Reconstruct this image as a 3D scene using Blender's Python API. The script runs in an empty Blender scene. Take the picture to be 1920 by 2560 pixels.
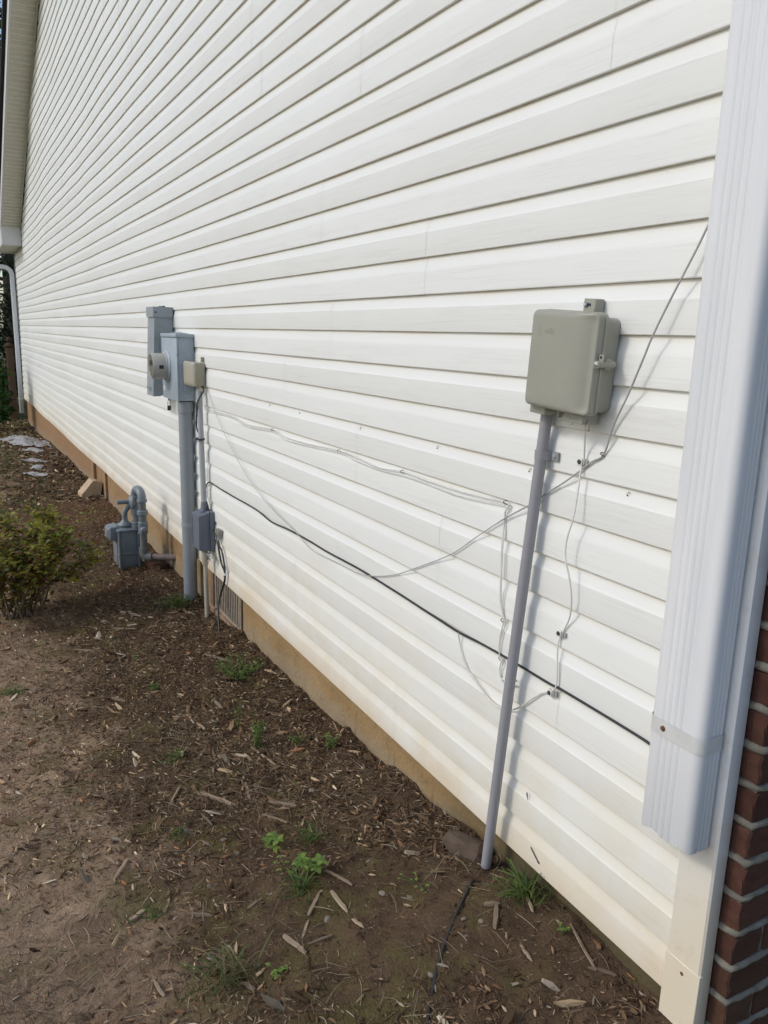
import bpy, bmesh, math, random
import numpy as np
from mathutils import Vector, Matrix, Quaternion

random.seed(7)
RNG = np.random.default_rng(7)
S = bpy.context.scene
COL = S.collection
R = math.radians

# ------------------------------------------------------------------ camera
CAM = Vector((0, -1.3459, 1.467))
yaw, pitch, roll, FPX = 1.06454, 0.22064, 0.02784, 1955.96
fw = Vector((-math.sin(yaw) * math.cos(pitch), math.cos(yaw) * math.cos(pitch), -math.sin(pitch)))
rt = Vector((math.cos(yaw), math.sin(yaw), 0))
up = rt.cross(fw)
rt2 = rt * math.cos(roll) + up * math.sin(roll)
up2 = -rt * math.sin(roll) + up * math.cos(roll)
cd = bpy.data.cameras.new('camera')
cam = bpy.data.objects.new('camera', cd)
COL.objects.link(cam)
m = Matrix((rt2, up2, -fw)).transposed().to_4x4()
m.translation = CAM
cam.matrix_world = m
cd.sensor_fit = 'HORIZONTAL'
cd.sensor_width = 36
cd.lens = 36 * FPX / 1920
cd.clip_start = 0.05
cd.clip_end = 3000
S.camera = cam
S.render.resolution_x, S.render.resolution_y = 768, 1024

# ------------------------------------------------------------------ light
SUN_DIR = Vector((0.24, 1.0, -0.82)).normalized()      # direction the light travels
elev = math.asin(-SUN_DIR.z)
azim = math.atan2(-SUN_DIR.x, -SUN_DIR.y)
world = bpy.data.worlds.new('World')
S.world = world
world.use_nodes = True
wn = world.node_tree
bg = wn.nodes['Background']
sky = wn.nodes.new('ShaderNodeTexSky')
sky.sky_type = 'NISHITA'
sky.sun_disc = False
sky.sun_elevation = elev
sky.sun_rotation = azim
sky.air_density = 1.0
sky.dust_density = 1.5
sky.ozone_density = 1.0
wn.links.new(sky.outputs[0], bg.inputs[0])
bg.inputs[1].default_value = 0.15
sl = bpy.data.lights.new('sun', 'SUN')
sl.energy = 0.95
sl.angle = R(10)
sl.color = (1.0, 0.975, 0.93)
so = bpy.data.objects.new('sun', sl)
COL.objects.link(so)
so.rotation_euler = SUN_DIR.to_track_quat('-Z', 'Y').to_euler()
so.location = (-3, -12, 8)
S.view_settings.view_transform = 'Standard'
S.view_settings.look = 'None'
S.view_settings.exposure = 0.15
S.view_settings.gamma = 1

# ------------------------------------------------------------------ helpers: noise
_perm = RNG.random((256, 256))
def vnoise(x, y):
    x = np.asarray(x, float); y = np.asarray(y, float)
    xi = np.floor(x).astype(int); yi = np.floor(y).astype(int)
    fx = x - xi; fy = y - yi
    fx = fx * fx * (3 - 2 * fx); fy = fy * fy * (3 - 2 * fy)
    a = _perm[xi & 255, yi & 255]; b = _perm[(xi + 1) & 255, yi & 255]
    c = _perm[xi & 255, (yi + 1) & 255]; d = _perm[(xi + 1) & 255, (yi + 1) & 255]
    return (a * (1 - fx) + b * fx) * (1 - fy) + (c * (1 - fx) + d * fx) * fy - 0.5
def fbm(x, y, o=4):
    s = 0; a = 1.0
    for i in range(o):
        s = s + a * vnoise(x * 2 ** i + 17.3 * i, y * 2 ** i + 5.1 * i); a *= 0.5
    return s

# ------------------------------------------------------------------ helpers: materials
MATS = {}
def mat(name, col, rough=0.6, metal=0.0, spec=0.5):
    if name in MATS: return MATS[name]
    mt = bpy.data.materials.new(name); mt.use_nodes = True
    b = mt.node_tree.nodes['Principled BSDF']
    b.inputs['Base Color'].default_value = (*col, 1)
    b.inputs['Roughness'].default_value = rough
    b.inputs['Metallic'].default_value = metal
    b.inputs['Specular IOR Level'].default_value = spec
    MATS[name] = mt
    return mt
class NT:
    def __init__(s, mt): s.t = mt.node_tree; s.b = s.t.nodes['Principled BSDF']
    def n(s, ty, **k):
        nd = s.t.nodes.new(ty)
        for a, v in k.items(): setattr(nd, a, v)
        return nd
    def l(s, a, b): s.t.links.new(a, b)
    def pos(s):
        return s.n('ShaderNodeNewGeometry').outputs['Position']
    def objc(s):
        return s.n('ShaderNodeTexCoord').outputs['Object']
    def scaled(s, v, sc):
        mp = s.n('ShaderNodeMapping'); s.l(v, mp.inputs[0]); mp.inputs['Scale'].default_value = sc
        return mp.outputs[0]
    def noise(s, v, scale, detail=4, rough=0.55, dist=0.0):
        nd = s.n('ShaderNodeTexNoise'); s.l(v, nd.inputs['Vector'])
        nd.inputs['Scale'].default_value = scale; nd.inputs['Detail'].default_value = detail
        nd.inputs['Roughness'].default_value = rough; nd.inputs['Distortion'].default_value = dist
        return nd.outputs['Fac']
    def ramp(s, v, p0, p1, c0=(0, 0, 0), c1=(1, 1, 1)):
        nd = s.n('ShaderNodeValToRGB'); s.l(v, nd.inputs[0])
        e = nd.color_ramp.elements
        e[0].position = p0; e[1].position = p1
        e[0].color = (*c0, 1); e[1].color = (*c1, 1)
        return nd.outputs[0]
    def mix(s, f, a, b):
        nd = s.n('ShaderNodeMix', data_type='RGBA')
        for sock, v in ((nd.inputs[0], f), (nd.inputs[6], a), (nd.inputs[7], b)):
            if hasattr(v, 'is_linked') or hasattr(v, 'links'): s.l(v, sock)
            elif isinstance(v, (int, float)): sock.default_value = v
            else: sock.default_value = (*v, 1)
        return nd.outputs[2]
    def math(s, op, a, b=None, c=None):
        nd = s.n('ShaderNodeMath', operation=op)
        for i, v in enumerate((a, b, c)):
            if v is None: continue
            if hasattr(v, 'links'): s.l(v, nd.inputs[i])
            else: nd.inputs[i].default_value = v
        return nd.outputs[0]
    def bump(s, h, strength=0.3, dist=0.002, prev=None):
        nd = s.n('ShaderNodeBump'); s.l(h, nd.inputs['Height'])
        nd.inputs['Strength'].default_value = strength; nd.inputs['Distance'].default_value = dist
        if prev is not None: s.l(prev, nd.inputs['Normal'])
        return nd.outputs[0]
    def color(s, v): s.l(v, s.b.inputs['Base Color'])
    def normal(s, v): s.l(v, s.b.inputs['Normal'])

def worn(name, col, rough=0.5, var=0.12, dirt=(0.12, 0.09, 0.06), amount=0.25, scale=14, bump=0.15, metal=0.0):
    """painted or plastic surface with faint mottling, dirt blotches and fine relief"""
    if name in MATS: return MATS[name]
    mt = mat(name, col, rough, metal); t = NT(mt)
    p = t.pos()
    n1 = t.noise(p, scale, 5)
    lo = tuple(c * (1 - var) for c in col); hi = tuple(min(1, c * (1 + var)) for c in col)
    base = t.mix(t.ramp(n1, 0.3, 0.7), lo, hi)
    n2 = t.noise(p, scale * 2.3, 6, 0.7)
    f = t.math('MULTIPLY', t.ramp(n2, 0.55, 0.78), amount)
    t.color(t.mix(f, base, dirt))
    n3 = t.noise(p, scale * 22, 3)
    t.normal(t.bump(n3, bump, 0.0015))
    rr = t.math('MULTIPLY_ADD', n2, 0.25, rough - 0.12)
    t.l(rr, t.b.inputs['Roughness'])
    return mt

P = 0.1143            # siding course height
def siding_material():
    mt = mat('vinyl_siding', (0.8, 0.79, 0.76), 0.5); t = NT(mt)
    p = t.pos()
    sep = t.n('ShaderNodeSeparateXYZ'); t.l(p, sep.inputs[0])
    z = sep.outputs['Z']; x = sep.outputs['X']
    fr = t.math('FRACT', t.math('DIVIDE', z, P))           # 0 butt .. 1 under next butt
    face = t.math('LESS_THAN', fr, 0.66)
    # embossed wood grain: contour lines of stretched noise
    v = t.scaled(p, (1.5, 1.0, 58.0))
    ng = t.noise(v, 1.0, 4.0, 0.42, 0.15)
    g = t.math('FRACT', t.math('MULTIPLY', ng, 5.0))
    line = t.math('LESS_THAN', t.math('ABSOLUTE', t.math('SUBTRACT', g, 0.5)), 0.10)
    brk = t.ramp(t.noise(t.scaled(p, (3.5, 1, 22)), 1.0, 3), 0.38, 0.62)
    line = t.math('MULTIPLY', t.math('MULTIPLY', line, face), brk)
    fine = t.noise(t.scaled(p, (40, 40, 420)), 1.0, 2)
    h = t.math('SUBTRACT', t.math('MULTIPLY', fine, t.math('MULTIPLY', face, 0.22)), line)
    t.normal(t.bump(h, 0.4, 0.001))
    # colour: white vinyl, yellowed grime under the laps, soil splash on the lowest courses
    n1 = t.noise(t.scaled(p, (0.9, 1, 2.2)), 1.3, 4)
    base = t.mix(t.ramp(n1, 0.3, 0.7), (0.805, 0.81, 0.77), (0.835, 0.84, 0.803))
    base = t.mix(t.math('MULTIPLY', line, 0.09), base, (0.45, 0.43, 0.39))
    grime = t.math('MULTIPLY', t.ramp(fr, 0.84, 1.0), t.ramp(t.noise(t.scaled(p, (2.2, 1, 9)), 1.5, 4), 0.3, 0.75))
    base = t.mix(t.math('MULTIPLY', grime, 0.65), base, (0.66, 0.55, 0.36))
    zz = t.math('MULTIPLY_ADD', t.noise(t.scaled(p, (1.2, 1, 1.2)), 2.0, 4), 0.7, -0.35)
    low = t.ramp(t.math('SUBTRACT', z, zz), 0.0, 0.62, (1, 1, 1), (0, 0, 0))
    base = t.mix(t.math('MULTIPLY', t.math('MULTIPLY', low, t.ramp(t.noise(p, 7, 5, 0.65), 0.2, 0.6)), 0.62), base, (0.76, 0.675, 0.49))
    low2 = t.ramp(t.math('SUBTRACT', z, t.math('MULTIPLY', zz, 0.35)), 0.0, 0.1, (1, 1, 1), (0, 0, 0))
    base = t.mix(t.math('MULTIPLY', low2, 0.4), base, (0.62, 0.44, 0.25))
    sp = t.ramp(t.noise(p, 95, 2, 0.6), 0.74, 0.8)
    base = t.mix(t.math('MULTIPLY', sp, 0.35), base, (0.35, 0.28, 0.2))
    t.color(base)
    t.b.inputs['Specular IOR Level'].default_value = 0.4
    return mt
M_SIDING = siding_material()

def foundation_material():
    mt = mat('parged_foundation', (0.3, 0.22, 0.13), 0.9); t = NT(mt)
    p = t.pos(); sep = t.n('ShaderNodeSeparateXYZ'); t.l(p, sep.inputs[0])
    n = t.noise(t.scaled(p, (1.0, 1, 2.0)), 2.5, 5, 0.65)
    a = t.mix(t.ramp(n, 0.3, 0.7), (0.26, 0.165, 0.072), (0.37, 0.245, 0.112))
    clay = t.ramp(t.math('MULTIPLY_ADD', n, -1.5, t.math('MULTIPLY', sep.outputs['X'], -0.15)), 0.1, 0.75)
    a = t.mix(clay, a, (0.30, 0.175, 0.085))
    nz = t.math('MULTIPLY_ADD', t.noise(p, 9, 4), 0.16, t.math('MULTIPLY_ADD', sep.outputs['X'], -0.02, sep.outputs['Z']))
    grey = t.ramp(nz, -0.02, 0.05, (1, 1, 1), (0, 0, 0))
    a = t.mix(t.math('MULTIPLY', grey, 0.55), a, (0.30, 0.245, 0.17))
    st = t.ramp(t.noise(t.scaled(p, (14, 1, 4)), 1, 6, 0.75), 0.55, 0.68)
    a = t.mix(t.math('MULTIPLY', st, 0.5), a, (0.12, 0.085, 0.045))
    shade_moss = t.n('ShaderNodeMapRange'); t.l(t.math('MULTIPLY_ADD', n, 0.8, sep.outputs['X']), shade_moss.inputs[0]); shade_moss.inputs[1].default_value = -1.7; shade_moss.inputs[2].default_value = -1.2
    a = t.mix(t.math('MULTIPLY', shade_moss.outputs[0], 0.85), a, (0.055, 0.05, 0.022))  # gap shadow below the siding painted into the near end, along with dark moss
    t.color(a)
    b1 = t.bump(t.noise(p, 60, 5, 0.6), 0.8, 0.006)
    t.normal(t.bump(t.noise(p, 7, 4), 0.8, 0.02, b1))
    return mt
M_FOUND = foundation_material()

def attr_material(name, rough=0.9, trans=False, spec=0.2):
    mt = mat(name, (0.2, 0.15, 0.1), rough, 0, spec); t = NT(mt)
    a = t.n('ShaderNodeVertexColor', layer_name='Col')
    t.color(a.outputs[0])
    if trans:
        t.b.inputs['Subsurface Weight'].default_value = 0.0
        tr = t.n('ShaderNodeBsdfTranslucent'); t.l(a.outputs[0], tr.inputs[0])
        mx = t.n('ShaderNodeMixShader'); mx.inputs[0].default_value = 0.5
        t.l(t.b.outputs[0], mx.inputs[1]); t.l(tr.outputs[0], mx.inputs[2])
        t.l(mx.outputs[0], t.t.nodes['Material Output'].inputs[0])
    return mt
M_CHIP = attr_material('mulch_wood')
M_LEAF = attr_material('leaf_blade', 0.5, True, 0.4)

def wood_material(name, a, b):
    mt = mat(name, a, 0.85, 0, 0.2); t = NT(mt)
    o = t.objc()
    n = t.noise(t.scaled(o, (6, 90, 90)), 1, 4, 0.6)
    oi = t.n('ShaderNodeObjectInfo')
    c = t.mix(t.ramp(n, 0.3, 0.7), a, b)
    hs = t.n('ShaderNodeHueSaturation'); t.l(c, hs.inputs['Color'])
    t.l(t.math('MULTIPLY_ADD', oi.outputs['Random'], 0.8, 0.55), hs.inputs['Value'])
    t.color(hs.outputs[0]); t.normal(t.bump(n, 0.6, 0.002))
    return mt
M_STICK = wood_material('weathered_wood', (0.19, 0.135, 0.09), (0.38, 0.295, 0.205))
M_POST = wood_material('stained_post_wood', (0.10, 0.05, 0.03), (0.2, 0.11, 0.065))

def ground_material():
    mt = mat('bare_soil', (0.12, 0.08, 0.055), 0.95, 0, 0.15); t = NT(mt)
    p = t.pos(); sep = t.n('ShaderNodeSeparateXYZ'); t.l(p, sep.inputs[0])
    n0 = t.noise(p, 2.2, 5, 0.6); n1 = t.noise(p, 11, 6, 0.65); n2 = t.noise(p, 70, 4, 0.7)
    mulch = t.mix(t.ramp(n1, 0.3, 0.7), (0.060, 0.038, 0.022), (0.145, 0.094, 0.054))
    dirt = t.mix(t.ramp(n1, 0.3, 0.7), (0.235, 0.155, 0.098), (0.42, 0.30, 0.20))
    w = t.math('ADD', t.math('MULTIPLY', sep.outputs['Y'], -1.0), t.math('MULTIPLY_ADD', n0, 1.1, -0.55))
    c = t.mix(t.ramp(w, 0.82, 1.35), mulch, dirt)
    bare = t.ramp(t.math('MULTIPLY_ADD', n0, 1.0, t.math('MULTIPLY', sep.outputs['X'], 0.16)), 0.17, 0.4)
    c = t.mix(t.math('MULTIPLY', bare, 0.7), c, t.mix(t.ramp(n2, 0.3, 0.7), (0.105, 0.064, 0.038), (0.20, 0.128, 0.080)))
    clay = t.ramp(t.math('ABSOLUTE', t.math('ADD', sep.outputs['X'], 7.9)), 0.6, 2.2, (1, 1, 1), (0, 0, 0))
    c = t.mix(t.math('MULTIPLY', clay, t.math('MULTIPLY', t.ramp(n0, 0.3, 0.6), 0.6)), c, (0.2, 0.09, 0.05))
    moss = t.ramp(t.noise(p, 5.5, 5, 0.6), 0.50, 0.63)
    c = t.mix(t.math('MULTIPLY', moss, 0.6), c, (0.115, 0.105, 0.03))
    far = t.ramp(t.math('ADD', sep.outputs['X'], t.math('MULTIPLY', n0, 2.0)), -0.0, 1.0)
    gx = t.math('MULTIPLY_ADD', sep.outputs['X'], -1.0, t.math('MULTIPLY_ADD', sep.outputs['Y'], -2.2, t.math('MULTIPLY', n0, 5.0)))
    lawn = t.ramp(t.math('DIVIDE', gx, 40.0), 0.38, 0.46)
    c = t.mix(lawn, c, t.mix(t.ramp(n1, 0.3, 0.7), (0.06, 0.075, 0.025), (0.13, 0.12, 0.045)))
    c = t.mix(t.math('MULTIPLY', t.ramp(n2, 0.5, 0.8), 0.35), c, (0.04, 0.027, 0.019))
    gsp = t.ramp(t.noise(p, 190, 3, 0.7), 0.62, 0.75)
    c = t.mix(t.math('MULTIPLY', gsp, 0.4), c, (0.27, 0.215, 0.165))
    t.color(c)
    b = t.bump(n2, 1.0, 0.012)
    t.normal(t.bump(t.noise(p, 240, 3, 0.7), 0.6, 0.003, b))
    return mt
M_GROUND = ground_material()

def brick_material():
    mt = mat('red_brick', (0.2, 0.07, 0.045), 0.9, 0, 0.2); t = NT(mt)
    o = t.objc(); p = t.pos(); oi = t.n('ShaderNodeObjectInfo')
    n = t.noise(p, 45, 5, 0.7)
    rr = t.ramp(oi.outputs['Random'], 0.0, 1.0, (0.068, 0.029, 0.021), (0.115, 0.052, 0.035))
    c = t.mix(t.ramp(n, 0.35, 0.75), rr, (0.07, 0.034, 0.026))
    c = t.mix(t.math('MULTIPLY', t.ramp(t.noise(p, 160, 3, 0.8), 0.68, 0.74), 0.7), c, (0.04, 0.025, 0.02))
    sep = t.n('ShaderNodeSeparateXYZ'); t.l(p, sep.inputs[0])
    mossy = t.ramp(t.math('MULTIPLY_ADD', t.noise(p, 8, 4), 0.5, sep.outputs['Z']), 0.1, 0.6, (1, 1, 1), (0, 0, 0))
    c = t.mix(t.math('MULTIPLY', mossy, 0.45), c, (0.085, 0.058, 0.028))
    t.color(c); t.normal(t.bump(n, 0.7, 0.005))
    return mt
M_BRICK = brick_material()
M_MORTAR = worn('mortar', (0.20, 0.185, 0.15), 0.95, 0.35, (0.10, 0.09, 0.04), 0.7, 24, 1.0)

M_TRIM = worn('white_trim_vinyl', (0.72, 0.71, 0.68), 0.45, 0.03, (0.55, 0.45, 0.28), 0.35, 5, 0.05)
def trim_dirty():
    mt = mat('corner_trim_vinyl', (0.74, 0.71, 0.63), 0.45); t = NT(mt)
    p = t.pos(); sep = t.n('ShaderNodeSeparateXYZ'); t.l(p, sep.inputs[0])
    n = t.noise(p, 6, 5, 0.6)
    low = t.ramp(t.math('MULTIPLY_ADD', n, -0.35, t.math('SUBTRACT', sep.outputs['Z'], -0.1)), 0.0, 0.55, (1, 1, 1), (0, 0, 0))
    c = t.mix(low, (0.76, 0.765, 0.76), (0.745, 0.66, 0.50))
    c = t.mix(t.math('MULTIPLY', t.ramp(t.noise(p, 22, 5, 0.7), 0.55, 0.75), 0.35), c, (0.55, 0.45, 0.30))
    t.color(c); return mt
M_CORNER = trim_dirty()
def spout_material():
    mt = mat('white_painted_aluminium', (0.7, 0.71, 0.72), 0.38); t = NT(mt)
    p = t.pos()
    n = t.noise(t.scaled(p, (30, 30, 2.2)), 1, 5, 0.65)
    c = t.mix(t.ramp(n, 0.35, 0.65), (0.71, 0.725, 0.735), (0.785, 0.79, 0.79))
    sep = t.n('ShaderNodeSeparateXYZ'); t.l(p, sep.inputs[0])
    low = t.ramp(t.math('MULTIPLY_ADD', n, -0.5, sep.outputs['Z']), 0.0, 0.45, (1, 1, 1), (0, 0, 0))
    c = t.mix(t.math('MULTIPLY', low, 0.7), c, (0.42, 0.43, 0.42))
    t.color(c); return mt
M_SPOUT = spout_material()
M_STRAP = worn('strap_aluminium', (0.66, 0.66, 0.64), 0.5, 0.08, (0.3, 0.25, 0.18), 0.3)
M_SOFFIT = worn('cream_soffit_vinyl', (0.66, 0.615, 0.51), 0.5, 0.04, (0.4, 0.35, 0.25), 0.2, 6)
M_RIB_LIT = mat('soffit_rib_lit', (0.86, 0.83, 0.74), 0.5)  # paler than the panels: sky light catching the rib edges, painted in
M_SHINGLE = worn('roof_shingle', (0.03, 0.03, 0.032), 0.95, 0.3, (0.08, 0.08, 0.08), 0.4, 30, 0.8)
M_STEEL = worn('grey_enamel_steel', (0.37, 0.43, 0.48), 0.42, 0.05, (0.2, 0.2, 0.19), 0.25, 9, 0.06)
M_STEEL2 = worn('weathered_enamel_steel', (0.31, 0.345, 0.37), 0.45, 0.08, (0.2, 0.2, 0.19), 0.35, 9, 0.06)
M_CONDUIT = worn('grey_conduit_pvc', (0.27, 0.295, 0.31), 0.5, 0.07, (0.38, 0.38, 0.37), 0.4, 8, 0.05)
M_POLE = worn('grey_pole_pvc', (0.31, 0.31, 0.33), 0.45, 0.04, (0.3, 0.3, 0.3), 0.3, 8, 0.04)
M_NID = worn('olive_grey_plastic', (0.335, 0.332, 0.275), 0.42, 0.03, (0.2, 0.2, 0.16), 0.2, 11, 0.05)
M_BEIGE = worn('beige_plastic', (0.36, 0.33, 0.24), 0.5, 0.05, (0.25, 0.2, 0.12), 0.3, 11, 0.05)
M_METER = worn('meter_cover_plastic', (0.47, 0.455, 0.40), 0.3, 0.04, (0.28, 0.26, 0.2), 0.3, 11, 0.03)
M_BLUEBOX = worn('slate_plastic', (0.145, 0.16, 0.195), 0.5, 0.05, (0.2, 0.2, 0.2), 0.2, 11, 0.05)
M_CREAMPIPE = worn('cream_pvc', (0.46, 0.42, 0.32), 0.5, 0.06, (0.3, 0.24, 0.15), 0.4, 10, 0.05)
M_GAS = worn('gas_meter_paint', (0.19, 0.22, 0.24), 0.4, 0.1, (0.2, 0.17, 0.13), 0.45, 12, 0.15)
M_GASDIRT = worn('gas_pipe_paint', (0.16, 0.17, 0.17), 0.5, 0.15, (0.22, 0.165, 0.11), 0.8, 10, 0.2)
M_RUSTPIPE = worn('rusty_pipe', (0.2, 0.16, 0.15), 0.7, 0.3, (0.12, 0.055, 0.035), 0.9, 16, 0.3)
M_BLACK = worn('black_cable_jacket', (0.022, 0.022, 0.024), 0.4, 0.2, (0.1, 0.09, 0.08), 0.2, 20, 0.05)
M_GREYC = worn('grey_cable_jacket', (0.43, 0.425, 0.41), 0.5, 0.1, (0.25, 0.2, 0.14), 0.3, 20, 0.05)
M_WHITEC = worn('white_cable_jacket', (0.76, 0.74, 0.69), 0.5, 0.06, (0.4, 0.33, 0.22), 0.4, 20, 0.05)
M_RUST = worn('rusty_steel', (0.16, 0.075, 0.035), 0.8, 0.3, (0.07, 0.04, 0.03), 0.6, 60, 0.3)
M_DARK = mat('dark_plastic', (0.02, 0.022, 0.025), 0.4)
M_ZINC = mat('zinc_screw', (0.55, 0.57, 0.62), 0.3, 1.0)
M_BRASS = mat('brass_lock', (0.12, 0.10, 0.07), 0.4, 0.8)
M_LABEL = mat('white_sticker', (0.75, 0.75, 0.75), 0.5)
M_STONE = worn('pale_stone', (0.22, 0.19, 0.15), 0.85, 0.3, (0.16, 0.12, 0.08), 0.5, 40, 0.5)
M_ROCK = worn('brown_stone', (0.105, 0.073, 0.05), 0.9, 0.25, (0.07, 0.05, 0.035), 0.5, 22, 0.7)
M_FABRIC = worn('weathered_white_sheet', (0.34, 0.33, 0.32), 0.8, 0.12, (0.3, 0.24, 0.17), 0.5, 9, 0.2)
M_BLOCK = worn('pale_concrete', (0.5, 0.38, 0.24), 0.9, 0.15, (0.4, 0.2, 0.08), 0.6, 9, 0.4)
M_VENT = worn('vent_metal', (0.33, 0.27, 0.20), 0.7, 0.2, (0.12, 0.07, 0.045), 0.5, 25, 0.2)
M_BARK = worn('bark', (0.10, 0.075, 0.055), 0.95, 0.3, (0.05, 0.04, 0.03), 0.6, 30, 0.8)
M_STEM = worn('shrub_stem', (0.17, 0.125, 0.085), 0.9, 0.25, (0.08, 0.05, 0.035), 0.6, 40, 0.5)

# ------------------------------------------------------------------ helpers: meshes
class MB:
    def __init__(s): s.v = []; s.f = []; s.sm = []
    def add(s, vs, fs, smooth=False):
        o = len(s.v); s.v += [tuple(q) for q in vs]
        s.f += [tuple(i + o for i in f) for f in fs]; s.sm += [smooth] * len(fs); return s
    def box(s, x0, x1, y0, y1, z0, z1):
        v = [(x, y, z) for z in (z0, z1) for y in (y0, y1) for x in (x0, x1)]
        return s.add(v, [(0, 2, 3, 1), (4, 5, 7, 6), (0, 1, 5, 4), (2, 6, 7, 3), (0, 4, 6, 2), (1, 3, 7, 5)])
    def rbox(s, x0, x1, y0, y1, z0, z1, r=0.004, seg=2):
        bm = bmesh.new(); bmesh.ops.create_cube(bm, size=1)
        for q in bm.verts:
            q.co = Vector(((x0 + x1) / 2 + q.co.x * (x1 - x0), (y0 + y1) / 2 + q.co.y * (y1 - y0), (z0 + z1) / 2 + q.co.z * (z1 - z0)))
        bmesh.ops.bevel(bm, geom=bm.edges[:] , offset=r, segments=seg, affect='EDGES', profile=0.5)
        bm.verts.index_update()
        s.add([q.co for q in bm.verts], [[q.index for q in f.verts] for f in bm.faces], seg > 1)
        bm.free(); return s
    def tube(s, pts, r, n=10, cap=True):
        pts = [Vector(q) for q in pts]; N = len(pts)
        rs = r if isinstance(r, (list, tuple)) else [r] * N
        T = []
        for i in range(N):
            d = pts[min(i + 1, N - 1)] - pts[max(i - 1, 0)]
            T.append(d.normalized() if d.length > 1e-9 else Vector((0, 0, 1)))
        a = Vector((1, 0, 0)) if abs(T[0].x) < 0.8 else Vector((0, 1, 0))
        nrm = (a - T[0] * a.dot(T[0])).normalized()
        vs = []; fs = []
        for i in range(N):
            if i:
                nrm = nrm - T[i] * nrm.dot(T[i])
                nrm = nrm.normalized() if nrm.length > 1e-6 else T[i].orthogonal().normalized()
            b = T[i].cross(nrm)
            for k in range(n):
                an = 2 * math.pi * k / n
                vs.append(pts[i] + (nrm * math.cos(an) + b * math.sin(an)) * rs[i])
        for i in range(N - 1):
            for k in range(n):
                fs.append((i * n + k, i * n + (k + 1) % n, (i + 1) * n + (k + 1) % n, (i + 1) * n + k))
        s.add(vs, fs, True)
        if cap:
            o = len(s.v) - len(vs)
            s.f += [tuple(o + k for k in reversed(range(n))), tuple(o + (N - 1) * n + k for k in range(n))]; s.sm += [False, False]
        return s
    def lathe(s, origin, axis, prof, n=28):
        o = Vector(origin); ax = Vector(axis).normalized(); a = ax.orthogonal().normalized(); b = ax.cross(a)
        vs = []; fs = []
        for (r, h) in prof:
            for k in range(n):
                an = 2 * math.pi * k / n
                vs.append(o + ax * h + (a * math.cos(an) + b * math.sin(an)) * max(r, 1e-4))
        for i in range(len(prof) - 1):
            for k in range(n):
                fs.append((i * n + k, i * n + (k + 1) % n, (i + 1) * n + (k + 1) % n, (i + 1) * n + k))
        fs.append(tuple(reversed(range(n)))); fs.append(tuple((len(prof) - 1) * n + k for k in range(n)))
        return s.add(vs, fs, True)
    def prism(s, poly, y0, y1, plane='xz'):
        """extrude a polygon of (a, b); xz extrudes along y, xy along z, yz along x"""
        n = len(poly)
        def pt(a, b, c): return (a, c, b) if plane == 'xz' else ((a, b, c) if plane == 'xy' else (c, a, b))
        vs = [pt(a, b, y0) for a, b in poly] + [pt(a, b, y1) for a, b in poly]
        fs = [tuple(range(n)), tuple(reversed(range(n, 2 * n)))]
        fs += [(i, i + n, (i + 1) % n + n, (i + 1) % n) for i in range(n)]
        return s.add(vs, fs)
    def mesh(s, name, fix=True):
        me = bpy.data.meshes.new(name); me.from_pydata(s.v, [], s.f)
        me.polygons.foreach_set('use_smooth', s.sm)
        if fix:
            bm = bmesh.new(); bm.from_mesh(me); bmesh.ops.recalc_face_normals(bm, faces=bm.faces[:]); bm.to_mesh(me); bm.free()
        return me
def rrect(x0, x1, z0, z1, r, n=5):
    o = []
    for cx, cz, a0 in ((x1 - r, z1 - r, 0), (x0 + r, z1 - r, 90), (x0 + r, z0 + r, 180), (x1 - r, z0 + r, 270)):
        for k in range(n + 1):
            a = R(a0 + 90 * k / n); o.append((cx + r * math.cos(a), cz + r * math.sin(a)))
    return o
def loft(rings):
    """closed solid through rings of equal point count, given as 3D lists"""
    mb = MB(); n = len(rings[0]); vs = [q for r_ in rings for q in r_]
    fs = [(i * n + k, i * n + (k + 1) % n, (i + 1) * n + (k + 1) % n, (i + 1) * n + k) for i in range(len(rings) - 1) for k in range(n)]
    fs += [tuple(range(n)), tuple((len(rings) - 1) * n + k for k in range(n))]
    return mb.add(vs, fs, True)
def smooth_by_angle(me, ang=40):
    try:
        me.set_sharp_from_angle(angle=R(ang))
    except Exception: pass

def thing(name, label, cat, loc, group=None):
    o = bpy.data.objects.new(name, None); COL.objects.link(o); o.location = loc
    o.empty_display_size = 0.1
    o['label'] = label; o['category'] = cat
    if group: o['group'] = group
    return o
def tag(o, label, cat, group=None):
    o['label'] = label; o['category'] = cat
    if group: o['group'] = group
    return o
def obj(name, mb, mt, parent=None, sharp=40):
    me = mb.mesh(name) if isinstance(mb, MB) else mb
    if sharp: smooth_by_angle(me, sharp)
    if not me.materials: me.materials.append(mt)
    o = bpy.data.objects.new(name, me); COL.objects.link(o)
    if parent is not None:
        o.parent = parent
        off = Vector((0, 0, 0)); q = parent
        while q is not None:
            off += q.location; q = q.parent
        o.location = -off
    return o
def inst(name, me, parent, M):
    """object sharing mesh data at world matrix M (parents are never rotated)"""
    o = bpy.data.objects.new(name, me); COL.objects.link(o)
    if parent is not None:
        o.parent = parent
        off = Vector((0, 0, 0)); q = parent
        while q is not None:
            off += q.location; q = q.parent
        M = Matrix.Translation(-off) @ M
    o.matrix_local = M
    return o
def recenter(o):
    """move a parentless one-mesh thing's origin to the middle of its base"""
    me = o.data; n = len(me.vertices); co = np.empty(n * 3); me.vertices.foreach_get('co', co); co = co.reshape(-1, 3)
    c = Vector(((co[:, 0].min() + co[:, 0].max()) / 2, (co[:, 1].min() + co[:, 1].max()) / 2, co[:, 2].min()))
    me.transform(Matrix.Translation(-c)); o.location = c
    return o
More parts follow.
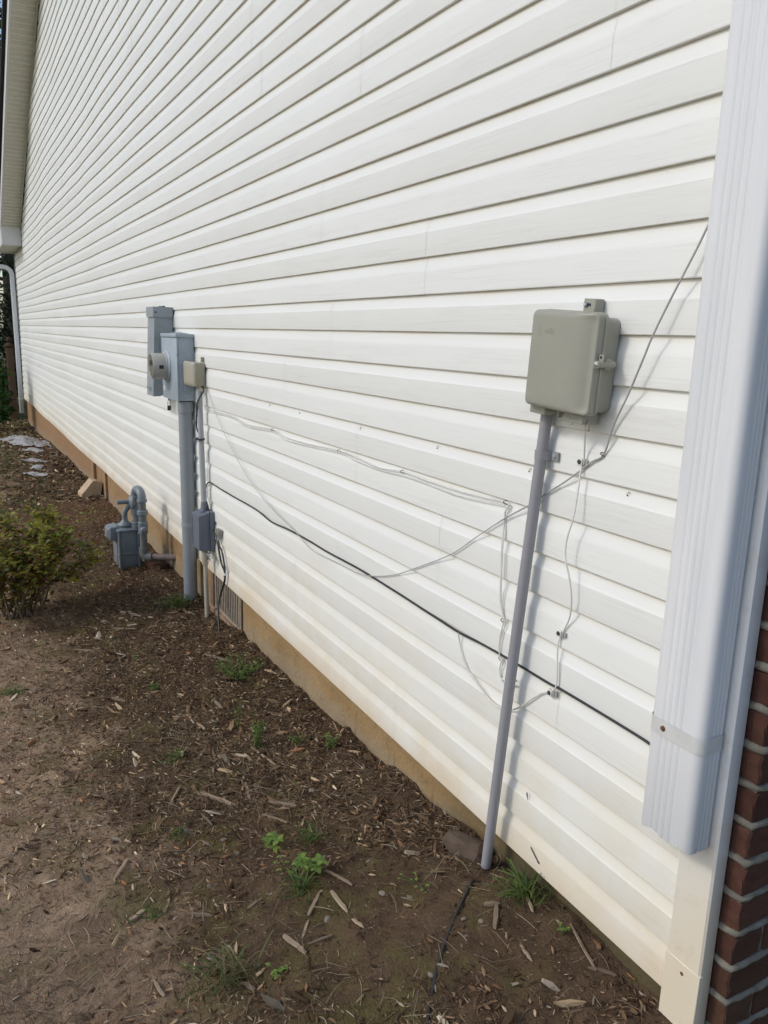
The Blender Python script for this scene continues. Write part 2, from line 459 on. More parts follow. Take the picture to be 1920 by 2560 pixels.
def catmull(pts, n=6):
    P_ = [Vector(q) for q in pts]; out = []
    for i in range(len(P_) - 1):
        p0 = P_[max(i - 1, 0)]; p1 = P_[i]; p2 = P_[i + 1]; p3 = P_[min(i + 2, len(P_) - 1)]
        for k in range(n):
            t = k / n
            out.append(0.5 * ((2 * p1) + (-p0 + p2) * t + (2 * p0 - 5 * p1 + 4 * p2 - p3) * t * t + (-p0 + 3 * p1 - 3 * p2 + p3) * t ** 3))
    out.append(P_[-1]); return out

# ------------------------------------------------------------------ ground
_gx = [-300, -60, -17.8, -16.4, -14.9, -13.5, -11.5, -9.5, -6.2, -5.3, -4.2, -3.4, -2.7, -2.1, -1.75, -1.4, -1.0, 0, 3, 300]
_gz = [-1.2, -0.9, -.49, -.475, -.435, -.37, -.32, -.30, -.305, -.285, -.24, -.215, -.16, -.12, -.07, -.04, -.05, -.15, -.2, -.4]
def gz(x, y, fine=True):
    x = np.asarray(x, float); y = np.asarray(y, float)
    z = np.interp(x, _gx, _gz) - 0.055 * np.minimum(np.abs(y), 1.0) - 0.01 * np.minimum(np.maximum(np.abs(y) - 1, 0), 30)
    if fine:
        z = z + 0.030 * fbm(x * 2.3, y * 2.3, 3) + 0.022 * fbm(x * 10, y * 10, 3) + 0.008 * fbm(x * 55 + 3, y * 55, 2)
    return z
def g1(x, y): return float(gz(np.array([x]), np.array([y]))[0])
def axis(dense, lo, hi):
    a = list(dense); st = abs(a[1] - a[0])
    q = a[0]; s_ = st; L = []
    while q > lo: s_ *= 1.22; q -= s_; L.append(q)
    q = a[-1]; s_ = st; H = []
    while q < hi: s_ *= 1.3; q += s_; H.append(q)
    return np.array(L[::-1] + a + H)
dx = list(np.arange(-20, -10, 0.10)) + list(np.arange(-10, -5, 0.035)) + list(np.arange(-5, -0.75, 0.0135))
xs = axis(dx, -400, 400); ys = axis(np.arange(-1.55, 0.06, 0.0135), -400, 400)
GX, GY = np.meshgrid(xs, ys, indexing='ij')
GZ = gz(GX, GY)
nx, ny = GX.shape
me = bpy.data.meshes.new('ground')
me.vertices.add(nx * ny)
me.vertices.foreach_set('co', np.stack([GX, GY, GZ], -1).ravel())
idx = np.arange(nx * ny).reshape(nx, ny)
q = np.stack([idx[:-1, :-1], idx[1:, :-1], idx[1:, 1:], idx[:-1, 1:]], -1).reshape(-1, 4)
me.loops.add(len(q) * 4); me.polygons.add(len(q))
me.loops.foreach_set('vertex_index', q.ravel())
me.polygons.foreach_set('loop_start', np.arange(0, len(q) * 4, 4)); me.polygons.foreach_set('loop_total', np.full(len(q), 4))
me.polygons.foreach_set('use_smooth', np.ones(len(q), bool))
me.update(); me.validate()
ground = obj('ground', me, M_GROUND, None, 0)
ground['kind'] = 'structure'
ground['label'] = 'bare brown soil and mulch bed along the house'

# ------------------------------------------------------------------ the house
XL, XR = -18.0, -1.006
RID = (XL + XR) / 2
SL = 0.465
Z_E = 2.42                     # height of the roof line over the far corner at x = XL (wall plane)
X_B = -16.3                    # below this the roof flattens over the boxed eave return
Z_B = Z_E + SL * (X_B - XL)
SK = 0.07
def roofz(x):
    q = min(x, 2 * RID - x)
    return Z_B + (SL if q > X_B else SK) * (q - X_B)
def gable_left(z):
    z_l = Z_B - SK * (X_B - XL)
    if z <= z_l: return XL
    return XL + (z - z_l) / SK if z < Z_B else X_B + (z - Z_B) / SL
def gable_right(z): return XR - (gable_left(z) - XL)
house = thing('house', 'white vinyl sided house gable wall on a tan parged foundation', 'house', (-9.5, 0.5, -0.4))

def bulge(x, z):
    a = np.clip((-np.asarray(x) - 4.5) / 5.0, 0.0, 1.0)
    return (0.0012 + 0.03 * a) * fbm(x * 0.42 + 3, z * 0.55 + 9, 3)
PROF = [(0.0076, 0.0), (0.0005, -0.004), (-0.0020, 0.008), (-0.0025, 0.03), (-0.0016, 0.60), (-0.0008, 0.645), (0.0012, 0.71), (0.0056, 0.87), (0.0069, 0.95), (0.0082, 1.04)]
PROF2 = [(0.0076, 0.0), (0.0005, -0.004), (-0.0020, 0.008), (-0.0025, 0.03), (-0.0017, 0.65), (-0.0007, 0.666), (0.0015, 0.73), (0.0057, 0.88), (0.0071, 0.95), (0.0082, 1.04)]
def siding_panel(x0, x1, z0, dy):
    prof = [(y, z0 + t * P) for y, t in PROF] + [(y, z0 + P + t * P) for y, t in PROF2]
    prof = [(y, min(z, zmax_here)) for y, z in prof]
    nseg = max(3, int((x1 - x0) / 0.16))
    vs = []; Np = len(prof)
    ph = random.random() * 50
    for i in range(nseg + 1):
        u = i / nseg
        for (y, z) in prof:
            zr = z + 0.0
            xa = max(x0, gable_left(zr)); xb = min(x1, gable_right(zr))
            if xb < xa: xa = xb = (xa + xb) / 2
            x = xa + (xb - xa) * u
            vs.append((x, y, z))
    A = np.array(vs)
    A[:, 1] += bulge(A[:, 0], A[:, 2]) + dy
    sag = 0.0016 * fbm(A[:, 0] * 0.9 + ph, np.full(len(A), ph), 2)
    A[:, 2] += sag * np.clip((-A[:, 0]) / 4, 0.25, 1)
    fs = []; sm = []
    for i in range(nseg):
        for k in range(Np - 1):
            if k == len(PROF) - 1: continue
            a = i * Np + k
            fs.append((a, a + Np, a + Np + 1, a + 1)); sm.append(True)
    mb = MB(); mb.v = [tuple(q) for q in A]; mb.f = fs; mb.sm = sm
    return mb
row = 0; z0 = 0.0
SEAMS = {0: -2.3, 1: -1.443 - 1.83, 2: -1.443, 3: -2.05, 4: -2.655, 5: -3.4, 6: -2.9, 7: -2.2, 8: -3.0, 9: -1.443}
while True:
    zmax_here = roofz(RID)
    xa = gable_left(z0); xb = gable_right(z0)
    if xb - xa < 0.3: break
    xr = xb; first = True; piece = 0
    while xr > xa + 0.05:
        if first and row in SEAMS and SEAMS[row] < xb - 0.2: xl = SEAMS[row]
        else: xl = xr - (random.uniform(1.6, 3.4) if first else 3.66)
        if xl < xa + 0.5: xl = xa
        dy = -0.0004 if piece % 2 else 0.0003
        mb = siding_panel(xl - (0.02 if xl > xa else 0), xr, z0, dy)
        me = mb.mesh('siding_panel', fix=False)
        o = obj('siding_panel', me, M_SIDING, house, 12)
        xr = xl; first = False; piece += 1
    z0 += 2 * P; row += 1

# sheathing behind the siding, foundation below
X_C = 2 * RID - X_B
poly = [(XL, 0.002), (XR, 0.002), (XR, roofz(XR)), (X_C, Z_B), (RID, roofz(RID)), (X_B, Z_B), (XL, roofz(XL))]
obj('wall_sheathing', MB().prism(poly, 0.034, 0.12), mat('sheathing', (0.3, 0.28, 0.25), 0.9), house)
def foundation():
    mb = MB(); n = 260; X = np.linspace(XL + 0.02, -1.02, n)
    zs = np.linspace(-0.95, 0.02, 16)
    vs = []
    for z in zs:
        yy = 0.022 + 0.004 * fbm(X * 1.7, np.full(n, z * 3.0), 3)
        yy = yy + np.where(X < -9.3, 0.012, 0) 
        vs += [(x, y, z) for x, y in zip(X, yy)]
    fs = [(j * n + i, j * n + i + 1, (j + 1) * n + i + 1, (j + 1) * n + i) for j in range(15) for i in range(n - 1)]
    mb.add(vs, fs, True)
    mb.box(XL + 0.02, -1.02, 0.06, 0.25, -0.95, 0.018)
    mb.add([(XL + 0.02, 0.0225, -0.95), (XL + 0.02, 0.25, -0.95), (XL + 0.02, 0.25, 0.015), (XL + 0.02, 0.0225, 0.015)], [(0, 1, 2, 3)])
    return mb
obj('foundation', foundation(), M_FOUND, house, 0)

# foundation vent in a brick frame
vent = obj('foundation_vent', MB().box(-4.60, -4.10, 0.0165, 0.03, -0.205, 0.0), mat('vent_dark', (0.03, 0.025, 0.02), 0.9), house)
vent['label'] = 'rusty slatted crawl space vent'
obj('vent_frame', MB().box(-4.60, -4.10, 0.006, 0.016, -0.222, -0.203).box(-4.118, -4.10, 0.0065, 0.016, -0.2025, -0.001).box(-4.60, -4.582, 0.0065, 0.016, -0.2025, -0.001), M_VENT, vent)
sl_me = MB().box(-0.0065, 0.0065, -0.006, 0.006, -0.10, 0.10).mesh('vent_slat'); sl_me.materials.append(M_VENT)
for k in range(14):
    inst('vent_slat', sl_me, vent, Matrix.Translation((-4.565 + k * 0.0335, 0.0105, -0.1025)))
ledge = obj('vent_sill', MB().rbox(-4.66, -4.06, -0.012, 0.03, -0.275, -0.2225, 0.008), worn('vent_sill_brick', (0.26, 0.17, 0.11), 0.9, 0.25, (0.12, 0.08, 0.05), 0.5, 25, 0.6), house)
obj('vent_jamb', MB().rbox(-4.655, -4.603, -0.004, 0.03, -0.2215, -0.004, 0.006), worn('vent_jamb_brick', (0.2, 0.12, 0.08), 0.9, 0.25, (0.12, 0.08, 0.05), 0.5, 25, 0.6), house)
# parge flakes and a wooden stub at the foundation
obj('foundation_pilaster', MB().rbox(-9.32, -9.18, -0.012, 0.03, -0.6, -0.003, 0.01), M_FOUND, house)
obj('foundation_pilaster', MB().rbox(-8.55, -8.47, -0.004, 0.03, -0.6, -0.003, 0.008), M_FOUND, house)

# corner posts
cpost = obj('corner_post', MB().prism([(-1.012, 0.03), (-1.012, -0.010), (-1.008, -0.0145), (-0.925, -0.0145), (-0.9205, -0.010), (-0.9205, 0.024), (-0.925, 0.03)], -0.045, 3.05, 'xy'), M_CORNER, house)
cpost['label'] = 'stained white vinyl corner post'
obj('nail_hole', MB().lathe((-0.964, -0.0163, 0.093), (0, -1, 0), [(0.0035, -0.002), (0.0045, 0.0008), (0.003, 0.0015)], 10), M_RUST, cpost)
obj('bottom_cap', MB().rbox(-1.0135, -0.919, -0.0162, 0.0, -0.049, 0.118, 0.0015, 1), M_CORNER, cpost)
obj('corner_post', MB().box(XL - 0.012, XL + 0.055, -0.012, 0.03, 0.0, 2.88), M_TRIM, house)
obj('seam_trim', MB().box(XL + 0.0555, XL + 0.060, -0.0125, 0.001, 0.002, 2.87), mat('dark_gap', (0.05, 0.045, 0.04), 0.9), house)

# brick veneer front wall (its end shows beside the corner post)
BX0, BX1, BY0 = -0.985, -0.882, 0.034
bw = obj('brick_veneer', MB().box(BX0, BX1 - 0.005, BY0 + 0.004, 3.2, -0.9, 2.95), M_MORTAR, house)
BH = 0.0868
def brick_mesh(L):
    mb = MB(); bm = bmesh.new(); bmesh.ops.create_cube(bm, size=1)
    for v in bm.verts: v.co = Vector((v.co.x * 0.1, v.co.y * L, v.co.z * 0.0705))
    bmesh.ops.bevel(bm, geom=bm.edges[:], offset=0.004, segments=1, affect='EDGES')
    bmesh.ops.subdivide_edges(bm, edges=[e for e in bm.edges if e.calc_length() > 0.05], cuts=2, use_grid_fill=True)
    for v in bm.verts:
        v.co += Vector((random.uniform(-1, 1), random.uniform(-1, 1), random.uniform(-1, 1))) * 0.0024
    me = bpy.data.meshes.new('brick'); bm.to_mesh(me); bm.free(); me.materials.append(M_BRICK); return me
bfull = [brick_mesh(0.195) for _ in range(3)]; bhalf = [brick_mesh(0.0925) for _ in range(2)]
rest = MB()
for c in range(38):
    z = -0.33 + c * BH
    y = BY0; k = 0
    while y < 3.1:
        half = (c % 2 == 0 and k == 0)
        L = 0.0925 if half else 0.195
        if y < 0.75:
            mtx = Matrix.Translation((BX1 - 0.05 + random.uniform(-0.0015, 0.0015), y + L / 2, z + random.uniform(-0.001, 0.001))) @ Matrix.Rotation(random.uniform(-0.008, 0.008), 4, 'X')
            inst('brick', random.choice(bhalf if half else bfull), bw, mtx)
        else: rest.box(BX1 - 0.1, BX1, y, y + L, z - 0.036, z + 0.036)
        y += L + 0.0105; k += 1
for c in range(39):
    z = -0.33 + (c - 0.5) * BH; rj = random.Random(c)
    path = [(BX0 + t * (BX1 - BX0 - 0.004), BY0 + 0.0045) for t in (0, .2, .4, .6, .8)] + [(BX1 - 0.005, BY0 + 0.005)] + [(BX1 - 0.0045, BY0 + 0.02 + k * 0.024) for k in range(32)]
    pts = [(a + rj.uniform(-.0012, .0012), b + rj.uniform(-.0012, .0012), z + rj.uniform(-.002, .002)) for a, b in path]
    jm = MB().tube(pts, [rj.uniform(0.0075, 0.0108) for _ in pts], 8)
    jm.v = [(a + rj.uniform(-1, 1) * .0012, b + rj.uniform(-1, 1) * .0012, d_ + rj.uniform(-1, 1) * .0014) for a, b, d_ in jm.v]
    obj('mortar_joint', jm, M_MORTAR, bw, 0)
rb = obj('brickwork', rest, M_BRICK, bw); rb['kind'] = 'stuff'

# rake: soffit, fascia, roof
rake = obj('rake_frieze', MB().prism([(X_B, roofz(X_B) - 0.035), (RID, roofz(RID) - 0.035), (RID, roofz(RID) + 0.01), (X_B, roofz(X_B) + 0.01)], -0.022, 0.0), M_SOFFIT, house)
soff = obj('rake_soffit', MB().prism([(X_B, roofz(X_B) + 0.012), (RID, roofz(RID) + 0.012), (RID, roofz(RID) + 0.03), (X_B, roofz(X_B) + 0.03)], -0.295, -0.0), M_RIB_LIT, house)
ang = math.atan(SL); ca, sa = math.cos(ang), math.sin(ang)
sp_me = MB().prism([(0.0, -0.003), (0.082, -0.003), (0.085, -0.012), (0.094, -0.012), (0.097, 0.0), (0.097, 0.009), (0.0, 0.009)], -0.294, -0.004, 'xz').mesh('soffit_panel')
sp_me.materials.append(M_SOFFIT); sp_me.materials.append(M_RIB_LIT)
for pf in sp_me.polygons:
    if pf.center.x > 0.083 and pf.center.z < -0.004: pf.material_index = 1
L_ = (RID - X_B) / ca; k = 0
while k * 0.1 < L_ - 0.1:
    a = k * 0.1
    inst('soffit_panel', sp_me, soff, Matrix.Translation((X_B + a * ca, 0, roofz(X_B) + 0.003 + a * sa)) @ Matrix.Rotation(-ang, 4, 'Y'))
    k += 1
xE = XL - 0.45; xE2 = 2 * RID - xE
def slope_poly(z0_, z1_, x0_=None):
    x0_ = xE if x0_ is None else x0_
    xs_ = [x0_, X_B, RID, X_C, xE2]
    return [(q, roofz(q) + z0_) for q in xs_] + [(q, roofz(q) + z1_) for q in reversed(xs_)]
obj('rake_fascia', MB().prism(slope_poly(-0.01, 0.20), -0.327, -0.297), M_TRIM, house)
obj('roof', MB().prism(slope_poly(0.202, 0.29), -0.375, 4.0), M_SHINGLE, house)
obj('rake_soffit_near', MB().prism([(RID + 0.01, roofz(RID) + 0.004), (X_C, Z_B + 0.004), (xE2, roofz(xE) + 0.004), (xE2, roofz(xE) + 0.03), (X_C, Z_B + 0.03), (RID + 0.01, roofz(RID) + 0.03)], -0.295, 0.0), M_SOFFIT, house)
# boxed eave return at the far corner
eave = obj('eave_return', MB().prism([(X_B, 2.90), (X_B, roofz(X_B) + 0.06), (xE + 0.3, roofz(xE + 0.3) + 0.06), (xE + 0.3, 2.90)], -0.322, 0.002), M_TRIM, house)
obj('eave_soffit', MB().box(xE + 0.3, X_B - 0.01, -0.318, -0.004, 2.886, 2.8985), M_SOFFIT, eave)

# ------------------------------------------------------------------ near downspout
DX0, DX1, DY0, DY1 = -1.072, -0.936, -0.086, -0.019
def spout_ring(grow=0.0, z=0.0, dent=0.0):
    x0, x1, y0, y1 = DX0 - grow, DX1 + grow, DY0 - grow, DY1
    r = 0.019 + grow; pts = []
    def seg(a, b, n, flute, nrm):
        for i in range(n):
            t = i / n; q = Vector(a).lerp(Vector(b), t)
            d = 0.0
            if flute:
                for c_ in flute:
                    w_ = abs(t - c_)
                    if w_ < 0.05: d = -0.0026 * (0.5 + 0.5 * math.cos(math.pi * w_ / 0.05))
            pts.append(q + Vector(nrm) * d)
    def arc(cx, cy, a0, n=5):
        for i in range(n):
            a = R(a0 + 90 * i / n); pts.append(Vector((cx + r * math.cos(a), cy + r * math.sin(a))))
    fl = None if grow else (0.2, 0.36, 0.52, 0.68)
    fl2 = None if grow else (0.3, 0.55, 0.8)
    arc(x0 + r, y0 + r, 180); seg((x0 + r, y0), (x1 - r, y0), 44 if not grow else 4, fl, (0, -1))
    arc(x1 - r, y0 + r, 270); seg((x1, y0 + r), (x1, y1 - 0.006), 28 if not grow else 4, fl2, (1, 0))
    pts.append(Vector((x1, y1 - 0.006))); pts.append(Vector((x1 - 0.006, y1))); pts.append(Vector((x0 + 0.006, y1))); pts.append(Vector((x0, y1 - 0.006)))
    return [(q.x, q.y, z) for q in pts]
ds = thing('downspout', 'large fluted white metal downspout strapped to the corner post by the brick', 'downspout', ((DX0 + DX1) / 2, DY1, 0.42))
rings = []
zs_ = [3.0, 2.4, 1.9, 1.4, 0.9, 0.7, 0.6, 0.5, 0.455]
for z in zs_: rings.append(spout_ring(0, z))
end = []
for i, q in enumerate(spout_ring(0, 0.44)):
    end.append((q[0] + random.uniform(-1, 1) * 0.0012, q[1] + random.uniform(-1, 1) * 0.0012, 0.434 + 0.004 * math.sin(q[0] * 90) + random.uniform(-0.0015, 0.0015)))
rings.append(end)
pm = loft(rings); pm.f = pm.f[:-2]; pm.sm = pm.sm[:-2]
obj('pipe', pm, M_SPOUT, ds, 60)
st = loft([spout_ring(0.0022, 0.696), spout_ring(0.0022, 0.660)]); st.f = st.f[:-2]; st.sm = st.sm[:-2]
strap = obj('strap', st, M_STRAP, ds, 60); strap['label'] = 'dull metal strap around the downspout'
obj('screw', MB().lathe((-1.031, -0.088, 0.678), (0, -1, 0), [(0.006, 0), (0.006, 0.002), (0.004, 0.0045)], 12), M_RUST, strap)

# ------------------------------------------------------------------ far downspout
fd = thing('far_downspout', 'white downspout with curved top elbow at the far corner of the siding', 'downspout', (-18.06, -0.07, -0.45))
def rect_sweep(path, w, d, name):
    """rectangular pipe swept in the y-z plane; w along x, d in the plane"""
    path = [Vector(q) for q in path]; rings = []
    for i, q in enumerate(path):
        t = (path[min(i + 1, len(path) - 1)] - path[max(i - 1, 0)]).normalized()
        nrm = Vector((0, t.z, -t.y)); b = Vector((1, 0, 0))
        rr = rrect(-w / 2, w / 2, -d / 2, d / 2, 0.014, 3)
        rings.append([tuple(q + b * a + nrm * c_) for a, c_ in rr])
    return loft(rings)
FDX = -18.06
obj('pipe', rect_sweep([(FDX, -0.07, -0.30), (FDX, -0.07, 1.2), (FDX, -0.07, 2.46)], 0.09, 0.085, 'p'), M_SPOUT, fd)
el = [(FDX, -0.07 - 0.16 * (1 - math.cos(R(a))), 2.46 + 0.16 * math.sin(R(a))) for a in range(0, 91, 9)]
obj('elbow', rect_sweep(el + [(FDX, -0.5, 2.62), (FDX, -0.62, 2.66)], 0.092, 0.087, 'p'), M_SPOUT, fd)
for z in (2.08, -0.02): obj('strap', rect_sweep([(FDX, -0.068, z), (FDX, -0.068, z + 0.03)], 0.098, 0.094, 's'), M_TRIM, fd)

# ------------------------------------------------------------------ electric service
MX0, MX1, MYF, MZ0, MZ1 = -5.29, -4.905, -0.112, 1.04, 1.437
ms = thing('meter_socket', 'square grey steel meter socket box carrying the round glass meter', 'meter box', (-5.1, -0.05, 1.04))
obj('box', MB().rbox(MX0, MX1, MYF + 0.012, -0.004, MZ0, MZ1 - 0.012, 0.003), M_STEEL, ms)
cov = obj('front_cover', MB().rbox(MX0 - 0.002, MX1 + 0.002, MYF, MYF + 0.0115, MZ0 - 0.004, MZ1 - 0.014, 0.003), M_STEEL, ms)
obj('top_hood', MB().rbox(MX0 - 0.006, MX1 + 0.006, MYF - 0.005, -0.003, MZ1 - 0.0115, MZ1 + 0.012, 0.004), M_STEEL, ms)
obj('hub_plate', MB().lathe((-5.08, -0.05, MZ1 + 0.0125), (0, 0, 1), [(0.052, 0), (0.052, 0.004), (0.03, 0.005), (0.012, 0.011)], 20), M_STEEL, ms)
obj('knockout_ring', MB().lathe((MX1 + 0.0005, -0.05, 1.115), (1, 0, 0), [(0.034, -0.002), (0.034, 0.0012), (0.031, 0.0012), (0.030, 0.0004), (0.022, 0.0004), (0.021, 0.0014), (0.004, 0.0014)], 26), M_STEEL, ms)
obj('ring_flange', MB().lathe((-5.156, MYF - 0.0003, 1.244), (0, -1, 0), [(0.104, 0), (0.104, 0.004), (0.097, 0.011), (0.087, 0.013)], 40), M_STEEL, ms)
obj('sticker', MB().box(-5.255, -5.228, MYF - 0.0012, MYF - 0.0002, 1.085, 1.118), M_LABEL, ms)
obj('side_screw', MB().lathe((MX1 + 0.0022, MYF + 0.006, 1.32), (1, 0, 0), [(0.004, 0), (0.003, 0.002)], 10), M_DARK, cov)
em = thing('electric_meter', 'round beige electric meter on the front of the grey socket box', 'electric meter', (-5.156, MYF, 1.16))
obj('cover', MB().lathe((-5.156, MYF - 0.0135, 1.244), (0, -1, 0), [(0.0865, 0), (0.0865, 0.006), (0.0815, 0.009), (0.0800, 0.080), (0.076, 0.090), (0.0745, 0.0905), (0.072, 0.086)], 40), M_METER, em)
obj('face', MB().lathe((-5.156, MYF - 0.0995, 1.244), (0, -1, 0), [(0.0718, -0.003), (0.0718, 0.001)], 32), mat('meter_glass', (0.25, 0.24, 0.2), 0.12), em)
obj('display_window', MB().rbox(-5.19, -5.12, MYF - 0.1012, MYF - 0.0992, 1.245, 1.28, 0.0008, 1), M_DARK, em)
obj('side_port', MB().box(-5.078, -5.0735, MYF - 0.068, MYF - 0.041, 1.229, 1.252), M_DARK, em)
pad = thing('padlock', 'small hanging padlock under the corner of the meter socket', 'padlock', (-5.20, -0.095, 0.955))
obj('shackle', MB().tube(catmull([(-5.20, -0.104, 0.985), (-5.20, -0.104, 1.012), (-5.20, -0.096, 1.026), (-5.20, -0.088, 1.012), (-5.20, -0.088, 0.985)], 5), 0.0022, 8), M_ZINC, pad)
obj('body', MB().rbox(-5.206, -5.194, -0.108, -0.084, 0.955, 0.986, 0.003), M_BRASS, pad)
obj('hasp', MB().rbox(-5.203, -5.197, -0.103, -0.089, 1.02, 1.037, 0.002), M_STEEL, pad)
# tall disconnect box behind, leaning off the wall a little at the bottom
tb = thing('disconnect_box', 'tall narrow grey steel disconnect box behind the meter socket', 'electrical box', (-5.5, -0.05, 1.03))
def leanbox(x0, x1, yt, yb, z0_, z1_, back=-0.003):
    return MB().add([(x0, yb, z0_), (x1, yb, z0_), (x1, back, z0_), (x0, back, z0_), (x0, yt, z1_), (x1, yt, z1_), (x1, back, z1_), (x0, back, z1_)],
                    [(0, 1, 2, 3), (4, 7, 6, 5), (0, 4, 5, 1), (1, 5, 6, 2), (2, 6, 7, 3), (3, 7, 4, 0)])
obj('box', leanbox(-5.60, -5.415, -0.112, -0.135, 1.035, 1.605), M_STEEL2, tb)
obj('front_cover', leanbox(-5.605, -5.41, -0.1245, -0.149, 1.03, 1.55, -0.1), M_STEEL2, tb)
obj('top_hood', leanbox(-5.61, -5.404, -0.132, -0.134, 1.552, 1.618), M_STEEL2, tb)
for a in (-5.56, -5.46): obj('hub_bolt', MB().lathe((a, -0.05, 1.6185), (0, 0, 1), [(0.012, 0), (0.01, 0.008)], 12), M_DARK, tb)
obj('hood_screw', MB().lathe((-5.4035, -0.115, 1.583), (1, 0, 0), [(0.006, 0), (0.004, 0.003)], 10), M_DARK, tb)
obj('latch', MB().tube(catmull([(-5.50, -0.151, 1.075), (-5.52, -0.158, 1.07), (-5.52, -0.158, 1.09), (-5.47, -0.158, 1.09), (-5.47, -0.158, 1.07), (-5.50, -0.158, 1.07)], 3), 0.003, 6), M_STEEL2, tb)
# riser conduit
rc = thing('riser_conduit', 'thick grey conduit rising from the ground to the meter socket', 'conduit', (-4.955, -0.052, -0.35))
obj('pipe', MB().tube([(-4.957, -0.052, -0.36), (-4.957, -0.052, 0.23), (-4.963, -0.052, 0.975)], 0.0445, 24), M_CONDUIT, rc)
obj('coupling', MB().tube([(-4.957, -0.052, 0.965), (-4.957, -0.052, 1.034)], 0.0495, 24), M_CONDUIT, rc)
obj('strap', MB().tube([(-4.957, -0.052, 0.225), (-4.957, -0.052, 0.25)], 0.0475, 24).box(-4.902, -4.88, -0.012, -0.004, 0.225, 0.25), M_STEEL2, rc)
# small beige box
bb = thing('beige_junction_box', 'small beige plastic interface box beside the meter socket', 'junction box', (-4.78, -0.03, 1.14))
bx0, bx1, bz0, bz1 = -4.893, -4.662, 1.142, 1.288
obj('base', MB().rbox(bx0 + 0.006, bx1 - 0.001, -0.062, -0.005, bz0 + 0.004, bz1 - 0.004, 0.008), M_BEIGE, bb)
obj('cover', loft([[(a, y, c_) for a, c_ in rrect(bx0 + i_, bx1 - i_, bz0 + i_, bz1 - i_, 0.014)] for y, i_ in ((-0.058, 0.0), (-0.070, 0.0), (-0.077, 0.006), (-0.080, 0.018), (-0.0815, 0.03))]), worn('beige_lid', (0.40, 0.38, 0.30), 0.45, 0.04, (0.25, 0.2, 0.12), 0.25, 11, 0.04), bb)
obj('latch', MB().rbox(bx1 - 0.004, bx1 + 0.004, -0.066, -0.042, 1.185, 1.225, 0.002), M_BEIGE, bb)
obj('bracket', MB().rbox(-4.71, -4.69, -0.02, -0.004, 1.286, 1.318, 0.003), M_BEIGE, bb)
# slim conduit down to the slate box
sc = thing('slim_conduit', 'thin light grey conduit between the beige box and slate box', 'conduit', (-4.64, -0.045, 0.39))
obj('pipe', MB().tube([(-4.668, -0.043, 1.12), (-4.648, -0.043, 0.78), (-4.616, -0.045, 0.44)], 0.0165, 16), worn('light_conduit', (0.38, 0.40, 0.41), 0.5, 0.05), sc)
obj('fitting', MB().tube([(-4.616, -0.045, 0.455), (-4.612, -0.045, 0.395)], [0.017, 0.025], 16), M_BLUEBOX, sc)
# slate box
lb = thing('slate_utility_box', 'slate blue plastic utility box with sloping top low on the wall', 'utility box', (-4.61, -0.05, 0.16))
lx0, lx1 = -4.695, -4.537
obj('base', MB().rbox(lx0 + 0.004, lx1, -0.034, -0.004, 0.155, 0.402, 0.004), M_BLUEBOX, lb)
obj('lid', MB().add([(lx0, -0.036, 0.160), (lx1 - 0.003, -0.036, 0.160), (lx1 - 0.003, -0.036, 0.398), (lx0, -0.036, 0.398),
                     (lx0 + 0.004, -0.100, 0.166), (lx1 - 0.006, -0.100, 0.166), (lx1 - 0.006, -0.100, 0.376), (lx0 + 0.004, -0.100, 0.376)],
                    [(0, 1, 2, 3), (4, 7, 6, 5), (0, 4, 5, 1), (1, 5, 6, 2), (2, 6, 7, 3), (3, 7, 4, 0)]), M_BLUEBOX, lb)
obj('rim', MB().rbox(lx0 - 0.003, lx1 + 0.002, -0.0425, -0.0375, 0.154, 0.404, 0.002), M_BLUEBOX, lb)
obj('lid_frame', MB().box(lx0 + 0.012, lx1 - 0.014, -0.1025, -0.1003, 0.180, 0.184).box(lx0 + 0.012, lx1 - 0.014, -0.1025, -0.1003, 0.358, 0.362)
    .box(lx0 + 0.0125, lx0 + 0.0165, -0.1028, -0.1003, 0.1845, 0.3575), M_BLUEBOX, lb)
# cream pipe
cp = thing('cream_pipe', 'cream plastic pipe running from the slate box into the mulch', 'pipe', (-4.56, -0.06, -0.3))
obj('sleeve', MB().tube([(-4.578, -0.058, 0.153), (-4.572, -0.058, 0.075), (-4.570, -0.058, 0.062)], [0.0205, 0.0205, 0.0145], 16), M_CREAMPIPE, cp)
obj('pipe', MB().tube([(-4.570, -0.058, 0.07), (-4.558, -0.058, -0.32)], 0.0135, 16), M_CREAMPIPE, cp)
# coax splitters
gb = thing('cable_splitter', 'small grey metal cable splitter on the siding beside the slate box', 'splitter', (-4.40, -0.02, 0.29))
obj('body', MB().rbox(-4.435, -4.375, -0.030, -0.006, 0.285, 0.325, 0.004), worn('splitter_metal', (0.3, 0.29, 0.25), 0.45, 0.1, (0.2, 0.15, 0.1), 0.3, 30, 0.1, 0.4), gb)
obj('connector', MB().tube([(-4.415, -0.02, 0.286), (-4.415, -0.02, 0.25)], [0.008, 0.006], 10), M_STEEL2, gb)
obj('connector', MB().tube([(-4.388, -0.02, 0.286), (-4.388, -0.02, 0.262)], [0.007, 0.007], 10), M_STEEL2, gb)
gs = thing('ground_block', 'shiny silver metal ground block hanging at the slate box bottom corner', 'ground block', (-4.51, -0.06, 0.12))
obj('body', MB().rbox(-4.53, -4.50, -0.066, -0.036, 0.118, 0.155, 0.002), mat('bright_metal', (0.7, 0.72, 0.75), 0.25, 0.9), gs)
obj('screw', MB().tube([(-4.515, -0.045, 0.12), (-4.515, -0.045, 0.108)], 0.004, 8), M_DARK, gs)

